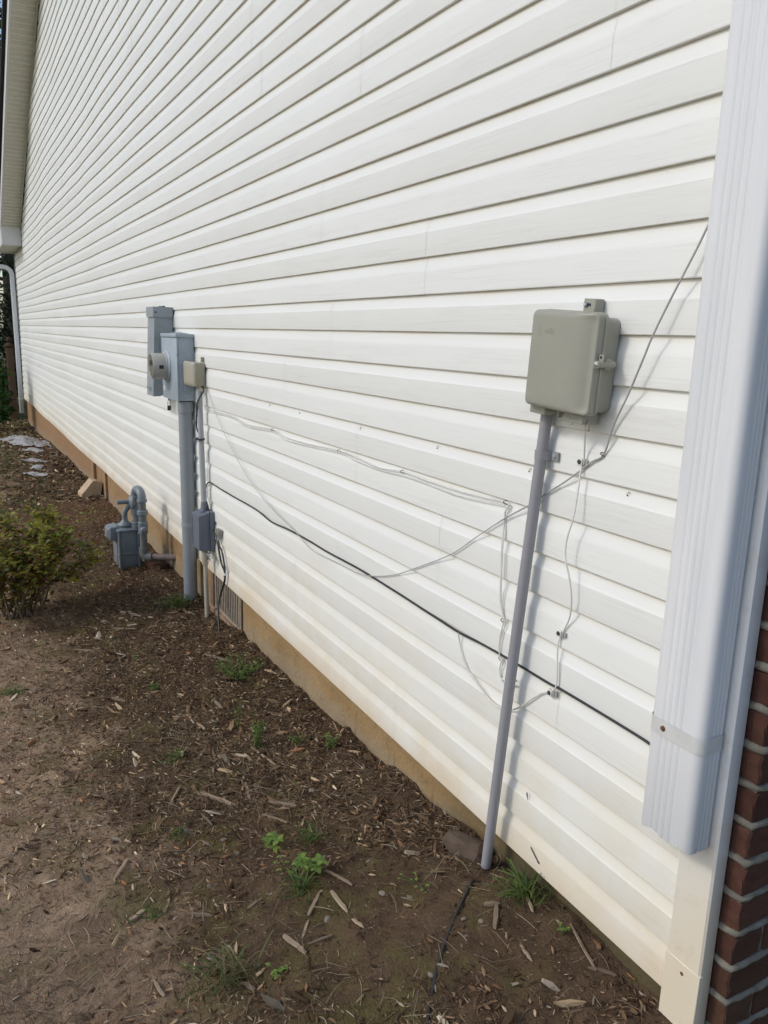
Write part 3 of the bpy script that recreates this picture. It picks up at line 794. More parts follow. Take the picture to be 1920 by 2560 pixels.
# ------------------------------------------------------------------ telephone interface box
nid = thing('telephone_box', 'large olive grey plastic telephone interface box on the white siding', 'telephone box', (-1.46, -0.04, 1.29))
nx0, nx1, nz0, nz1 = -1.562, -1.348, 1.303, 1.536
obj('base', loft([[(a, y, c_) for a, c_ in rrect(nx0 + 0.006, nx1 - 0.002 , nz0 + 0.006, nz1 - 0.010, 0.018)] for y in (-0.004, -0.048)]), M_NID, nid)
obj('flange', loft([[(a, y, c_) for a, c_ in rrect(nx0 - 0.001, nx1 + 0.006, nz0 - 0.001, nz1 + 0.001, 0.020)] for y in (-0.0465, -0.0535)]), M_NID, nid)
# cover curves back towards the right edge
def nid_ring(i_, y):
    q = rrect(nx0 + i_, nx1 + 0.002 - i_, nz0 + i_, nz1 - i_, 0.013, 6)
    def mid(a, b): return [(a[0] + (b[0] - a[0]) * k / 11, a[1]) for k in range(1, 11)]
    q = q[0:7] + mid(q[6], q[7]) + q[7:14] + q[14:21] + mid(q[20], q[21]) + q[21:28]
    return [(a, y, c_) for a, c_ in q]
cv = [nid_ring(i_, y) for y, i_ in ((-0.053, 0.0), (-0.070, 0.0008), (-0.081, 0.0018), (-0.0865, 0.004), (-0.0888, 0.008), (-0.0895, 0.013), (-0.0896, 0.020), (-0.0896, 0.03))]
for ri, ring in enumerate(cv):
    for k, (a, y, c_) in enumerate(ring):
        s_ = max(0.0, (a - (nx1 - 0.072)) / 0.072)
        if ri > 0: ring[k] = (a, y + (0.026 * s_ * s_) * min(1.0, ri / 5.0), c_)
lidmb = MB()
N_ = len(cv[0]); H_ = N_ // 2
lidmb.add([q for r_ in cv for q in r_], [(i * N_ + k, i * N_ + (k + 1) % N_, (i + 1) * N_ + (k + 1) % N_, (i + 1) * N_ + k) for i in range(7) for k in range(N_)], True)
for k in range(H_ - 1):
    lidmb.f.append((7 * N_ + k, 7 * N_ + k + 1, 7 * N_ + N_ - 2 - k, 7 * N_ + N_ - 1 - k)); lidmb.sm.append(True)
mtmp = lidmb.mesh('cover')
cover = obj('cover', mtmp, M_NID, nid, 60)
obj('top_bracket', MB().rbox(-1.447, -1.408, -0.033, -0.004, 1.528, 1.566, 0.002, 1), M_NID, nid)
obj('bolt_slot', MB().box(-1.441, -1.422, -0.0342, -0.0332, 1.549, 1.555), M_DARK, nid)
obj('bolt', MB().lathe((-1.437, -0.0335, 1.552), (0, -1, 0), [(0.0062, 0), (0.0062, 0.004), (0.004, 0.006)], 6), M_ZINC, nid)
for z in (1.50, 1.345):
    hg = obj('hinge', MB().rbox(nx0 - 0.010, nx0 + 0.001, -0.072, -0.05, z - 0.018, z + 0.018, 0.002, 1), M_NID, nid)
    obj('hinge_slot', MB().box(nx0 - 0.0112, nx0 - 0.0098, -0.068, -0.056, z - 0.012, z + 0.012), M_DARK, hg)
lt = obj('latch', MB().tube([(nx1 + 0.010, -0.074, 1.424), (nx1 + 0.010, -0.022, 1.424)], 0.0085, 14).rbox(nx1 - 0.002, nx1 + 0.014, -0.05, -0.03, 1.412, 1.436, 0.003), M_NID, nid)
obj('latch_screw', MB().lathe((nx1 + 0.010, -0.0742, 1.424), (0, -1, 0), [(0.0062, 0), (0.0062, 0.0015), (0.003, 0.002)], 6), M_ZINC, lt)
obj('lock_tab', MB().rbox(nx1 + 0.003, nx1 + 0.018, -0.062, -0.057, 1.428, 1.446, 0.002), M_NID, lt)
obj('lock_hole', MB().lathe((nx1 + 0.0105, -0.0622, 1.440), (0, -1, 0), [(0.0035, 0), (0.0035, 0.0004)], 12), M_DARK, lt)
obj('cable_port', MB().rbox(-1.562, -1.503, -0.066, -0.012, 1.283, 1.309, 0.004), M_NID, nid)
obj('cable_port', MB().rbox(-1.437, -1.372, -0.062, -0.012, 1.281, 1.307, 0.004), M_NID, nid)
obj('port_lip', MB().box(-1.435, -1.40, -0.067, -0.0635, 1.277, 1.2805), M_NID, nid)
for a, b in ((-1.474, 1.292), (-1.368, 1.276)): obj('port_screw', MB().tube([(a, -0.045, b + 0.014), (a, -0.045, b - 0.006)], 0.004, 8).lathe((a, -0.045, b - 0.006), (0, 0, -1), [(0.006, 0), (0.005, 0.003)], 10), M_NID, nid)
# embossed emblem (globe of curved bars) and lettering on the cover
em_mb = MB(); ecx, ecz, er = -1.528, 1.487, 0.016
for i, dz in enumerate((-0.0125, -0.0085, -0.0045, -0.0005, 0.0035, 0.0075, 0.0115)):
    hw = math.sqrt(max(0, er ** 2 - dz ** 2)) * (0.95 if i % 2 == 0 else 0.8)
    em_mb.tube([(ecx + hw * t, -0.0897, ecz + dz + 0.003 * (t * t - 0.5)) for t in (-1, -0.5, 0, 0.5, 1)], [0.0001, 0.0003, 0.0004, 0.0003, 0.0001], 6)
obj('emblem', em_mb, M_NID, cover)
fc = bpy.data.curves.new('lettering', 'FONT'); fc.body = 'at&t'; fc.size = 0.021; fc.extrude = 0.00015
fo = bpy.data.objects.new('lettering_source', fc); COL.objects.link(fo)
bpy.context.view_layer.update()
lm = bpy.data.meshes.new_from_object(fo.evaluated_get(bpy.context.evaluated_depsgraph_get()))
bpy.data.objects.remove(fo)
lm.transform(Matrix.Translation((ecx + 0.020, -0.0900, ecz - 0.006)) @ Matrix.Rotation(R(90), 4, 'X'))
lm.materials.clear(); lm.materials.append(M_NID)
obj('lettering', lm, M_NID, cover, 0)

nid.rotation_euler = (0, R(3.4), 0); nid.location.x -= 0.004; nid.location.z += 0.002

# slanting grey pole below it
pole = thing('grey_conduit_pole', 'slim grey plastic conduit leaning below the telephone box', 'conduit', (-1.65, -0.046, -0.09))
pa = Vector((-1.546, -0.023, 1.298)); pb = Vector((-1.648, -0.047, -0.083))
pmid = pa.lerp(pb, 0.5) + Vector((0.004, -0.006, 0))
obj('pipe', MB().tube(catmull([pa, pmid, pb], 12), 0.0152, 20), M_POLE, pole)
ps = pa.lerp(pb, 0.085)
obj('strap', MB().tube([ps + Vector((0, 0, -0.012)), ps + Vector((0, 0, 0.012))], 0.0178, 20).prism([(ps.x + 0.010, ps.y - 0.012), (ps.x + 0.0185, ps.y - 0.003), (ps.x + 0.0215, -0.010), (ps.x + 0.045, -0.010), (ps.x + 0.045, -0.004), (ps.x + 0.010, -0.005)], ps.z - 0.011, ps.z + 0.011, 'xy'), M_POLE, pole)
obj('strap_screw', MB().lathe((ps.x + 0.033, -0.0102, ps.z), (0, -1, 0), [(0.006, 0), (0.006, 0.002), (0.003, 0.004)], 10), M_STEEL2, pole)
obj('feeder_cable', MB().tube(catmull([(-1.648, -0.047, -0.06), (-1.652, -0.055, -0.10), (-1.656, -0.066, -0.15)], 4), 0.005, 8), M_BLACK, pole)

# ------------------------------------------------------------------ cables
C_GREY = [(-1.096,-0.02,1.74),(-1.108,-0.02,1.714),(-1.139,-0.02,1.652),(-1.183,-0.025,1.564),(-1.221,-0.028,1.485),(-1.243,-0.028,1.431),(-1.284,-0.02,1.353),(-1.326,-0.012,1.282),(-1.355,-0.006,1.21),(-1.393,-0.007,1.185),(-1.468,-0.009,1.129),(-1.542,-0.009,1.081),(-1.596,-0.009,1.043),(-1.706,-0.011,0.979),(-1.836,-0.009,0.895),(-1.963,-0.009,0.809),(-2.131,-0.009,0.725),(-2.323,-0.009,0.637),(-2.497,-0.01,0.583),(-2.609,-0.01,0.563),(-2.764,-0.01,0.556),(-3.052,-0.012,0.545),(-3.224,-0.015,0.583),(-3.555,-0.02,0.643),(-3.892,-0.022,0.741),(-4.289,-0.02,0.928),(-4.53,-0.012,1.069),(-4.616,-0.008,1.125),(-4.706,-0.015,1.139),(-4.765,-0.03,1.149)]
C_PAIR = [(-4.765,-0.03,1.142),(-4.742,-0.02,1.11),(-4.695,-0.006,1.021),(-4.191,-0.006,1.019),(-3.898,-0.006,1.002),(-3.536,-0.006,1.017),(-3.389,-0.006,1.001),(-3.117,-0.006,1.004),(-2.795,-0.006,1.018),(-2.65,-0.006,1.013),(-2.462,-0.006,1.003),(-2.289,-0.006,1.016),(-2.154,-0.006,1.013),(-1.931,-0.006,1.012),(-1.716,-0.006,1.023),(-1.713,-0.006,1.001),(-1.712,-0.006,0.971),(-1.712,-0.012,0.906),(-1.706,-0.014,0.812),(-1.706,-0.01,0.734),(-1.692,-0.005,0.681),(-1.703,-0.006,0.623),(-1.703,-0.006,0.582),(-1.69,-0.005,0.565),(-1.694,-0.006,0.524),(-1.68,-0.006,0.504),(-1.649,-0.006,0.511),(-1.617,-0.006,0.526)]
C_NID = [(-1.387,-0.04,1.293),(-1.389,-0.038,1.28),(-1.407,-0.02,1.233),(-1.418,-0.008,1.186),(-1.421,-0.012,1.16),(-1.414,-0.022,1.113),(-1.413,-0.03,1.05),(-1.425,-0.034,0.993),(-1.428,-0.034,0.955),(-1.421,-0.034,0.925),(-1.411,-0.03,0.893),(-1.405,-0.022,0.836),(-1.417,-0.012,0.783),(-1.441,-0.006,0.738),(-1.45,-0.006,0.719),(-1.454,-0.01,0.688),(-1.448,-0.01,0.619),(-1.448,-0.011,0.578),(-1.471,-0.006,0.557),(-1.506,-0.008,0.534),(-1.539,-0.01,0.504),(-1.575,-0.01,0.468),(-1.613,-0.01,0.439),(-1.66,-0.01,0.418),(-1.71,-0.01,0.415),(-1.769,-0.01,0.432),(-1.833,-0.01,0.457),(-1.876,-0.01,0.496),(-1.897,-0.008,0.531),(-1.905,-0.012,0.566)]
C_BLACK = [(-4.576,-0.03,0.408),(-4.617,-0.02,0.424),(-4.694,-0.012,0.461),(-4.693,-0.012,0.509),(-4.668,-0.01,0.549),(-4.613,-0.008,0.571),(-4.488,-0.006,0.571),(-4.394,-0.006,0.569),(-4.163,-0.006,0.57),(-3.793,-0.006,0.573),(-3.566,-0.006,0.557),(-3.339,-0.006,0.569),(-3.111,-0.006,0.574),(-2.904,-0.006,0.573),(-2.631,-0.006,0.58),(-2.47,-0.006,0.579),(-2.254,-0.006,0.575),(-2.123,-0.006,0.571),(-2.027,-0.006,0.569),(-1.912,-0.006,0.566),(-1.796,-0.006,0.572),(-1.644,-0.006,0.575),(-1.48,-0.006,0.574),(-1.434,-0.006,0.577),(-1.251,-0.006,0.576),(-1.152,-0.006,0.574),(-1.126,-0.006,0.572),(-1.088,-0.006,0.573)]
C_DROP = [(-4.694,-0.03,1.154),(-4.655,-0.02,1.123),(-4.648,-0.06,1.058),(-4.665,-0.062,0.983),(-4.672,-0.062,0.898),(-4.643,-0.045,0.84),(-4.646,-0.035,0.813),(-4.682,-0.02,0.699),(-4.68,-0.02,0.615),(-4.686,-0.02,0.489),(-4.624,-0.025,0.445),(-4.576,-0.035,0.409)]
C_LOOP = [(-4.50,-0.03,0.30),(-4.43,-0.025,0.27),(-4.411,-0.02,0.20),(-4.389,-0.02,0.161),(-4.36,-0.02,0.124),(-4.314,-0.02,0.1),(-4.293,-0.02,0.079),(-4.311,-0.02,0.027),(-4.337,-0.03,-0.035),(-4.332,-0.05,-0.103),(-4.279,-0.07,-0.172),(-4.217,-0.085,-0.23),(-4.194,-0.09,-0.29)]
C_LOOP2 = [(-4.415,-0.02,0.25),(-4.392,-0.02,0.225),(-4.347,-0.02,0.201),(-4.319,-0.02,0.16),(-4.298,-0.02,0.111),(-4.292,-0.024,0.06)]
def cable(name, pts, r, mt, label, n=6, sides=8):
    o = obj(name, MB().tube(catmull(pts, n), r, sides), mt, None, 60)
    return recenter(tag(o, label, 'cable'))
cable('grey_cable', C_GREY, [0.0023 if q < 80 else 0.0016 for q in range(29 * 6 + 1)], M_GREYC, 'long pale grey cable drooping across the siding from downspout to beige box')
off = [(a, b - 0.002 + 0.004 * random.random(), c_ - 0.006 - 0.007 * abs(math.sin(a * 9))) for a, b, c_ in C_PAIR]
cable('white_cable', C_PAIR, 0.0021, M_WHITEC, 'white cable stapled under a siding lap, upper of two running together')
cable('white_cable', [(a + (0.008 if c_ < 0.97 else 0), b - 0.002, d_) for (a, b, d_), (_, _, c_) in zip(off, C_PAIR)], 0.0019, M_WHITEC, 'white cable stapled under a siding lap, lower of two running together')
cable('white_cable', C_NID, 0.0023, M_WHITEC, 'single white cable hanging from the telephone box held by three clips')
cable('black_cable', C_BLACK, [0.004 if q < 120 else 0.0034 for q in range(27 * 6 + 1)], M_BLACK, 'black cable running along a siding lap from slate box to downspout')
cable('black_cable', C_DROP, 0.0042, M_BLACK, 'black cable tied to the slim conduit above the slate box')
cable('black_cable', C_LOOP, 0.0062, M_BLACK, 'thick black cable looping from the slate box down into the mulch')
cable('black_cable', C_LOOP2, 0.0055, M_BLACK, 'short black cable from the grey splitter joining the thick loop')
gcab = [(-1.648, -0.075), (-1.632, -0.093), (-1.574, -0.162), (-1.499, -0.257), (-1.421, -0.345), (-1.373, -0.39), (-1.333, -0.43), (-1.216, -0.529), (-1.05, -0.66)]
cable('buried_cable', [(a, b, g1(a, b) + (0.0018 if i not in (1, 8) else -0.009)) for i, (a, b) in enumerate(gcab)], 0.0042, M_BLACK, 'black cable half buried in the soil below the grey pole')
# ties, staples and clips
z_t = obj('cable_tie', MB().lathe((-4.645, -0.05, 0.835), (0.15, 0, 1), [(0.026, -0.003), (0.028, -0.003), (0.028, 0.003), (0.026, 0.003)], 20), M_BLACK)
recenter(tag(z_t, 'black tie around the slim conduit and cable', 'cable tie'))
tp = obj('tape_band', MB().tube([(-4.293, -0.02, 0.088), (-4.294, -0.02, 0.072)], 0.0095, 12), M_LABEL)
recenter(tag(tp, 'white tape band around the thick black looped cable', 'tape'))
st_me = MB().tube(catmull([(-0.004, 0.004, 0.006), (-0.005, -0.010, 0.004), (0.0, -0.013, 0.0), (0.005, -0.010, -0.004), (0.004, 0.004, -0.006)], 4), 0.0016, 6).mesh('staple')
st_me.materials.append(M_RUST)
for a, c_ in ((-1.36, 1.209), (-3.554, 1.015), (-2.808, 1.016), (-2.299, 1.014), (-1.718, 1.021), (-1.696, 0.678), (-1.695, 0.561)):
    o = inst('staple', st_me, None, Matrix.Translation((a, 0.0, c_)) @ Matrix.Scale(0.75, 4))
    tag(o, 'small rusty staple holding a cable to the siding', 'staple', 'staples holding cables on the siding')
st2 = MB().tube([(-0.004, 0.0, -0.007), (-0.002, -0.003, -0.002), (0.002, -0.003, 0.002), (0.004, 0.0, 0.007)], [0.0026, 0.0010, 0.0010, 0.0024], 6).mesh('empty_staple'); st2.materials.append(M_RUST)
for a, c_ in ((-1.631, 1.127), (-1.276, 1.129), (-2.092, 1.127), (-2.633, 1.127), (-3.227, 1.127), (-3.6, 1.128)):
    o = inst('empty_staple', st2, None, Matrix.Translation((a, 0.003, c_)) @ Matrix.Scale(0.7, 4))
    tag(o, 'rusty bent staple left in the siding with no cable', 'staple', 'empty staples left in the siding')
def clip(x, z, label):
    t = thing('cable_clip', label, 'cable clip', (x, -0.006, z))
    obj('body', MB().rbox(x - 0.010, x + 0.006, -0.014, -0.003, z - 0.009, z + 0.009, 0.002), M_WHITEC, t)
    obj('rib', MB().rbox(x + 0.007, x + 0.012, -0.011, -0.003, z - 0.007, z + 0.008, 0.001, 1).rbox(x + 0.013, x + 0.018, -0.009, -0.003, z - 0.006, z + 0.007, 0.001, 1), M_GREYC, t)
    obj('screw', MB().lathe((x - 0.002, -0.0142, z + 0.001), (0, -1, 0), [(0.0058, 0), (0.0055, 0.0025), (0.003, 0.0035)], 10), mat('clip_screw', (0.08, 0.07, 0.065), 0.5, 0.6), t)
clip(-1.424, 1.181, 'white cable clip just below the telephone box')
clip(-1.449, 0.727, 'white cable clip midway down the single white cable')
clip(-1.466, 0.553, 'white cable clip where the white cable crosses the black cable')
# small dark scuffs on the lowest courses
mk = obj('black_splinter', MB().tube(catmull([(-1.505, -0.0045, 0.062), (-1.49, -0.0055, 0.052), (-1.465, -0.0045, 0.033)], 5), [0.0006] + [0.0016] * 8 + [0.0022, 0.0012], 6), M_BLACK)
recenter(tag(mk, 'black splinter stuck across the lowest siding course', 'splinter'))
mk = obj('black_splinter', MB().tube(catmull([(-1.538, -0.004, 0.215), (-1.534, -0.005, 0.205), (-1.532, -0.004, 0.195)], 4), [0.0018] * 5 + [0.001] * 4, 6), M_BLACK)
recenter(tag(mk, 'short black mark stuck on the siding right of the grey pole', 'splinter'))

# ------------------------------------------------------------------ gas meter
gm = thing('gas_meter', 'blue grey gas meter with looped pipes standing beside the foundation', 'gas meter', (-6.0, -0.25, -0.33))
bx0_, bx1_, by0_, by1_ = -6.12, -5.905, -0.340, -0.178
def gring(z, i_): return [(a, b, z) for a, b in rrect(bx0_ + i_, bx1_ - i_, by0_ + i_, by1_ - i_, 0.035, 5)]
obj('body', loft([gring(-0.31, 0.016), gring(-0.295, 0.006), gring(-0.27, 0.0), gring(-0.20, 0.0), gring(-0.195, -0.004), gring(-0.182, -0.004), gring(-0.178, 0.001), gring(-0.02, 0.002), gring(-0.012, 0.006)]), M_GAS, gm, 30)
obj('top_flange', loft([gring(-0.014, -0.008), gring(-0.002, -0.008), gring(0.004, 0.0), gring(0.016, 0.03)]), M_GAS, gm, 30)
for b in (-0.33, -0.19): obj('side_rib', MB().tube([(bx1_ + 0.001, b, -0.29), (bx1_ + 0.001, b, -0.02)], 0.010, 10), M_GAS, gm)
obj('front_panel', MB().rbox(bx0_ + 0.03, bx1_ - 0.03, by0_ - 0.006, by0_ + 0.01, -0.28, -0.10, 0.006), M_GAS, gm)
obj('index_box', loft([[(a, b, c_) for a, c_ in rrect(-6.075 + i_, -5.935 - i_, -0.085 + i_, 0.022 - i_ * 0.7, 0.012, 4)] for b, i_ in ((-0.335, 0.0), (-0.385, 0.002), (-0.408, 0.022))]), M_GAS, gm, 30)
obj('index_window', MB().rbox(-6.04, -5.97, -0.4095, -0.4078, -0.05, -0.01, 0.001, 1), mat('index_glass', (0.35, 0.35, 0.33), 0.2), gm)
obj('index_band', loft([[(a, b, c_) for a, c_ in rrect(-6.079, -5.931, -0.089, 0.026, 0.012, 4)] for b in (-0.347, -0.336)]), M_GAS, gm, 30)
Ax, Ay = -5.80, -0.174; Bx, By = -5.94, -0.195
def fitting(x, y, z0_, z1_, r): return MB().tube([(x, y, z0_), (x, y, z0_ + 0.003), (x, y, z1_ - 0.003), (x, y, z1_)], [r * 0.92, r, r, r * 0.92], 16)
obj('meter_pipe', MB().tube([(Bx, By, -0.01), (Bx, By, 0.27)], 0.025, 16), M_GAS, gm)
obj('coupling', fitting(Bx, By, 0.0, 0.028, 0.042), M_GAS, gm)
obj('union', fitting(Bx, By, 0.105, 0.19, 0.034), M_GAS, gm)
obj('collar', fitting(Bx, By, 0.03, 0.05, 0.037), M_GAS, gm)
obj('inlet_pipe', MB().tube([(Ax, Ay, -0.16), (Ax, Ay, 0.25)], 0.027, 16), M_GASDIRT, gm)
arc_ = [(Bx + (Ax - Bx) * (0.5 - 0.5 * math.cos(R(a))), By + (Ay - By) * (0.5 - 0.5 * math.cos(R(a))), 0.245 + 0.062 * math.sin(R(a)) ** 0.8) for a in range(0, 181, 15)]
obj('elbow', MB().tube(arc_, 0.031, 16), M_GAS, gm)
obj('elbow_collar', fitting(Bx, By, 0.228, 0.25, 0.037), M_GAS, gm)
obj('elbow_collar', fitting(Ax, Ay, 0.225, 0.248, 0.037), M_GAS, gm)
obj('union', fitting(Ax, Ay, 0.13, 0.165, 0.040), M_GAS, gm)
obj('coupling', fitting(Ax, Ay, 0.05, 0.08, 0.036), M_GAS, gm)
obj('valve', MB().tube([(Ax, Ay, -0.012), (Ax, Ay, 0.05)], 0.035, 16).lathe((Ax + 0.01, Ay, 0.022), (1, -0.05, 0), [(0.026, 0), (0.026, 0.028), (0.018, 0.040), (0.012, 0.042)], 16), M_GAS, gm)
elb = [(Ax, Ay, -0.12), (Ax, Ay, -0.16), (Ax + 0.006, Ay + 0.010, -0.182), (Ax + 0.025, Ay + 0.035, -0.19), (Ax + 0.035, Ay + 0.05, -0.19)]
obj('inlet_elbow', MB().tube(catmull(elb, 4), 0.034, 16).tube([(Ax, Ay, -0.17), (Ax, Ay, -0.225)], 0.014, 10), M_GASDIRT, gm)
obj('service_pipe', MB().tube([(Ax + 0.03, Ay + 0.045, -0.19), (-5.665, 0.035, -0.188)], 0.025, 16), M_RUSTPIPE, gm)
reg = obj('regulator', MB().lathe((-5.95, -0.205, 0.20), (0, -1, 0), [(0.018, -0.006), (0.05, 0.0), (0.058, 0.008), (0.058, 0.018), (0.05, 0.026), (0.03, 0.036), (0.017, 0.040)], 28), M_GAS, gm)
obj('vent_stub', MB().tube([(-5.95, -0.238, 0.205), (-5.95, -0.325, 0.205)], [0.017, 0.017], 14), M_GAS, reg)
obj('regulator_bell', MB().lathe((-5.97, -0.272, 0.018), (0, 0, 1), [(0.050, 0), (0.052, 0.012), (0.045, 0.022), (0.026, 0.036), (0.020, 0.052), (0.022, 0.075), (0.018, 0.095)], 24), M_GAS, gm)
obj('regulator_neck', MB().tube(catmull([(-5.97, -0.272, 0.09), (-5.968, -0.266, 0.13), (-5.955, -0.24, 0.17), (-5.95, -0.225, 0.19)], 4), 0.02, 12), M_GAS, gm)
# brick and block by the foundation
brk = obj('loose_brick', MB().rbox(-0.10, 0.10, -0.045, 0.045, 0.0, 0.055, 0.005), M_BRICK)
brk.matrix_world = Matrix.Translation((-5.83, -0.08, g1(-5.83, -0.08) - 0.012)) @ Matrix.Rotation(R(25), 4, 'Z')
tag(brk, 'loose red brick lying under the gas service pipe', 'brick')
wb = obj('splash_block', MB().prism([(-0.14, 0.0), (0.05, 0.0), (0.08, 0.16), (0.02, 0.19), (-0.02, 0.19), (-0.14, 0.05)], -0.10, 0.10, 'yz'), M_BLOCK)
wb.matrix_world = Matrix.Translation((-8.86, -0.07, g1(-8.86, -0.05) - 0.02)) @ Matrix.Rotation(R(4), 4, 'Z')
tag(wb, 'pale sloping block leaning against the orange stained foundation', 'block')

# ------------------------------------------------------------------ stones, debris
def rock_mesh(sx, sy, sz, seed, flat=1.0):
    rr = random.Random(seed); bm = bmesh.new(); bmesh.ops.create_icosphere(bm, subdivisions=2, radius=1)
    for _ in range(9):
        n = Vector((rr.gauss(0, 1), rr.gauss(0, 1), rr.gauss(0, 1))).normalized(); d = rr.uniform(0.55, 0.85)
        for v in bm.verts:
            e = v.co.dot(n) - d
            if e > 0: v.co -= n * e
    for v in bm.verts: v.co = Vector((v.co.x * sx, v.co.y * sy, v.co.z * sz))
    me = bpy.data.meshes.new('stone'); bm.to_mesh(me); bm.free(); return me
rk = rock_mesh(0.088, 0.065, 0.046, 3); rk.materials.append(M_ROCK)
o = inst('brown_stone', rk, None, Matrix.Translation((-1.745, -0.05, g1(-1.745, -0.05) + 0.002)) @ Matrix.Rotation(R(20), 4, 'Z')); smooth_by_angle(rk, 20)
tag(o, 'large flat brown stone against the foundation behind the grey pole', 'stone')
STONES = [(-1.703,-.545,.017),(-1.647,-.312,.011),(-1.702,-.374,.014),(-1.872,-.326,.014),(-1.472,-.249,.012),(-1.45,-.209,.012),(-1.421,-.276,.009),(-2.43,-.403,.010),(-2.354,-.309,.018),(-1.344,-.433,.014),(-2.498,-1.288,.010),(-2.271,-.823,.014),(-2.75,-.62,.013),(-2.9,-.71,.012),(-2.05,-.78,.012),(-1.62,-.78,.012),(-3.3,-.55,.013),(-1.72,-.87,.016),(-3.7,-.35,.013),(-2.15,-.66,.011)]
sm_ = [rock_mesh(1, 0.8, 0.55, 20 + i) for i in range(5)]
for q in sm_:
    q.materials.append(M_STONE); smooth_by_angle(q, 15)
for i, (a, b, r_) in enumerate(STONES):
    o = inst('pebble', sm_[i % 5], None, Matrix.Translation((a, b, g1(a, b) + r_ * 0.1)) @ Matrix.Rotation(random.uniform(0, 6), 4, 'Z') @ Matrix.Scale(r_ * 0.85, 4))
    tag(o, 'small pale stone lying loose on the dark soil', 'stone', 'pale stones scattered on the soil')
def sheet(name, cx, cy, w, h, rot, label, amp, seed, n=26):
    mb = MB(); vs = []
    c_, s_ = math.cos(rot), math.sin(rot)
    for i in range(n):
        for j in range(n):
            u = (i / (n - 1) - 0.5); v = (j / (n - 1) - 0.5)
            k = 1 + 0.35 * float(fbm(np.array([math.atan2(v, u) * 1.3 + seed]), np.array([seed * 1.0]), 2)[0])
            x = u * w * k; y = v * h * k
            X, Y = cx + x * c_ - y * s_, cy + x * s_ + y * c_
            rid = abs(float(fbm(np.array([X * 3.1 + seed]), np.array([Y * 4.0]), 3)[0]))
            Z = float(gz(np.array([X]), np.array([Y]))[0]) + 0.012 + amp * max(0, 0.42 - rid * 1.3) * max(0.15, 1 - 1.6 * (u * u + v * v) * 2)
            vs.append((X, Y, Z))
    fs = [(i * n + j, (i + 1) * n + j, (i + 1) * n + j + 1, i * n + j + 1) for i in range(n - 1) for j in range(n - 1)]
    lo = [(a, b, z - 0.004) for a, b, z in vs]
    mb.add(vs, fs, True); mb.add(lo, [tuple(reversed(f)) for f in fs], True)
    o = obj(name, mb.mesh(name, False), M_FABRIC, None, 0)
    return recenter(tag(o, label, 'plastic sheet'))
sheet('plastic_sheet', -14.6, -0.36, 1.9, 0.55, 0.1, 'large crumpled whitish sheet heaped near the far downspout', 0.20, 3)
sheet('plastic_sheet', -13.7, -0.12, 0.9, 0.22, 0.0, 'torn grey white sheet scraps against the foundation', 0.08, 9, 18)
sheet('plastic_sheet', -12.9, -0.33, 0.6, 0.16, 0.4, 'pale twisted sheet strip lying between two larger sheets', 0.10, 14, 16)
sheet('plastic_sheet', -11.7, -0.42, 0.5, 0.18, 0.3, 'crumpled white plastic scrap on the far mulch', 0.08, 21, 16)
sheet('plastic_sheet', -11.0, -0.44, 0.4, 0.14, -0.2, 'thin white plastic strip beside the crumpled scrap', 0.06, 27, 16)
sheet('plastic_sheet', -10.5, -0.50, 0.42, 0.12, 0.5, 'bright white plastic scrap lying toward the gas meter', 0.07, 33, 16)

# sticks, splinters
STICKS = [(-1.69,-0.68,-1.59,-0.66),(-1.66,-0.64,-1.73,-0.59),(-1.74,-0.59,-1.8,-0.52),(-1.62,-0.64,-1.62,-0.57),(-1.64,-0.5,-1.59,-0.49),(-1.78,-0.5,-1.69,-0.49),(-1.88,-0.47,-1.78,-0.43),(-1.87,-0.72,-1.89,-0.67),(-1.59,-0.83,-1.55,-0.81),(-1.5,-0.03,-1.39,-0.08),(-1.19,-0.07,-1.14,-0.02),(-1.49,-0.17,-1.47,-0.13),(-1.4,-0.2,-1.47,-0.14),(-1.31,-0.02,-1.17,-0.06),(-1.33,-0.17,-1.27,-0.18),(-2.57,-0.66,-2.42,-0.57),(-2.3,-0.52,-2.19,-0.47),(-2.37,-0.47,-2.28,-0.4),(-2.79,-0.39,-2.58,-0.35),(-2.13,-0.47,-2.21,-0.39),(-3.88,-0.27,-3.74,-0.18),(-2.86,-0.27,-2.84,-0.22),(-2.43,-0.52,-2.53,-0.5),(-3.19,-0.52,-3.1,-0.49),(-3.35,-0.38,-3.24,-0.37),(-2.43,-0.70,-2.35,-0.68),(-2.21,-1.03,-2.3,-0.97),(-3.65,-0.79,-3.56,-0.74),(-2.01,-1.03,-2.04,-0.97),(-1.99,-0.93,-2.06,-0.90),(-1.96,-0.87,-1.9,-0.81),(-1.71,-1.02,-1.64,-1.01),(-2.34,-1.03,-2.3,-1.01),(-2.58,-0.77,-2.67,-0.71),(-2.52,-1.11,-2.62,-1.11),(-4.45,-0.86,-4.30,-0.72),(-4.62,-0.62,-4.50,-0.50),(-4.9,-0.52,-4.75,-0.42)]
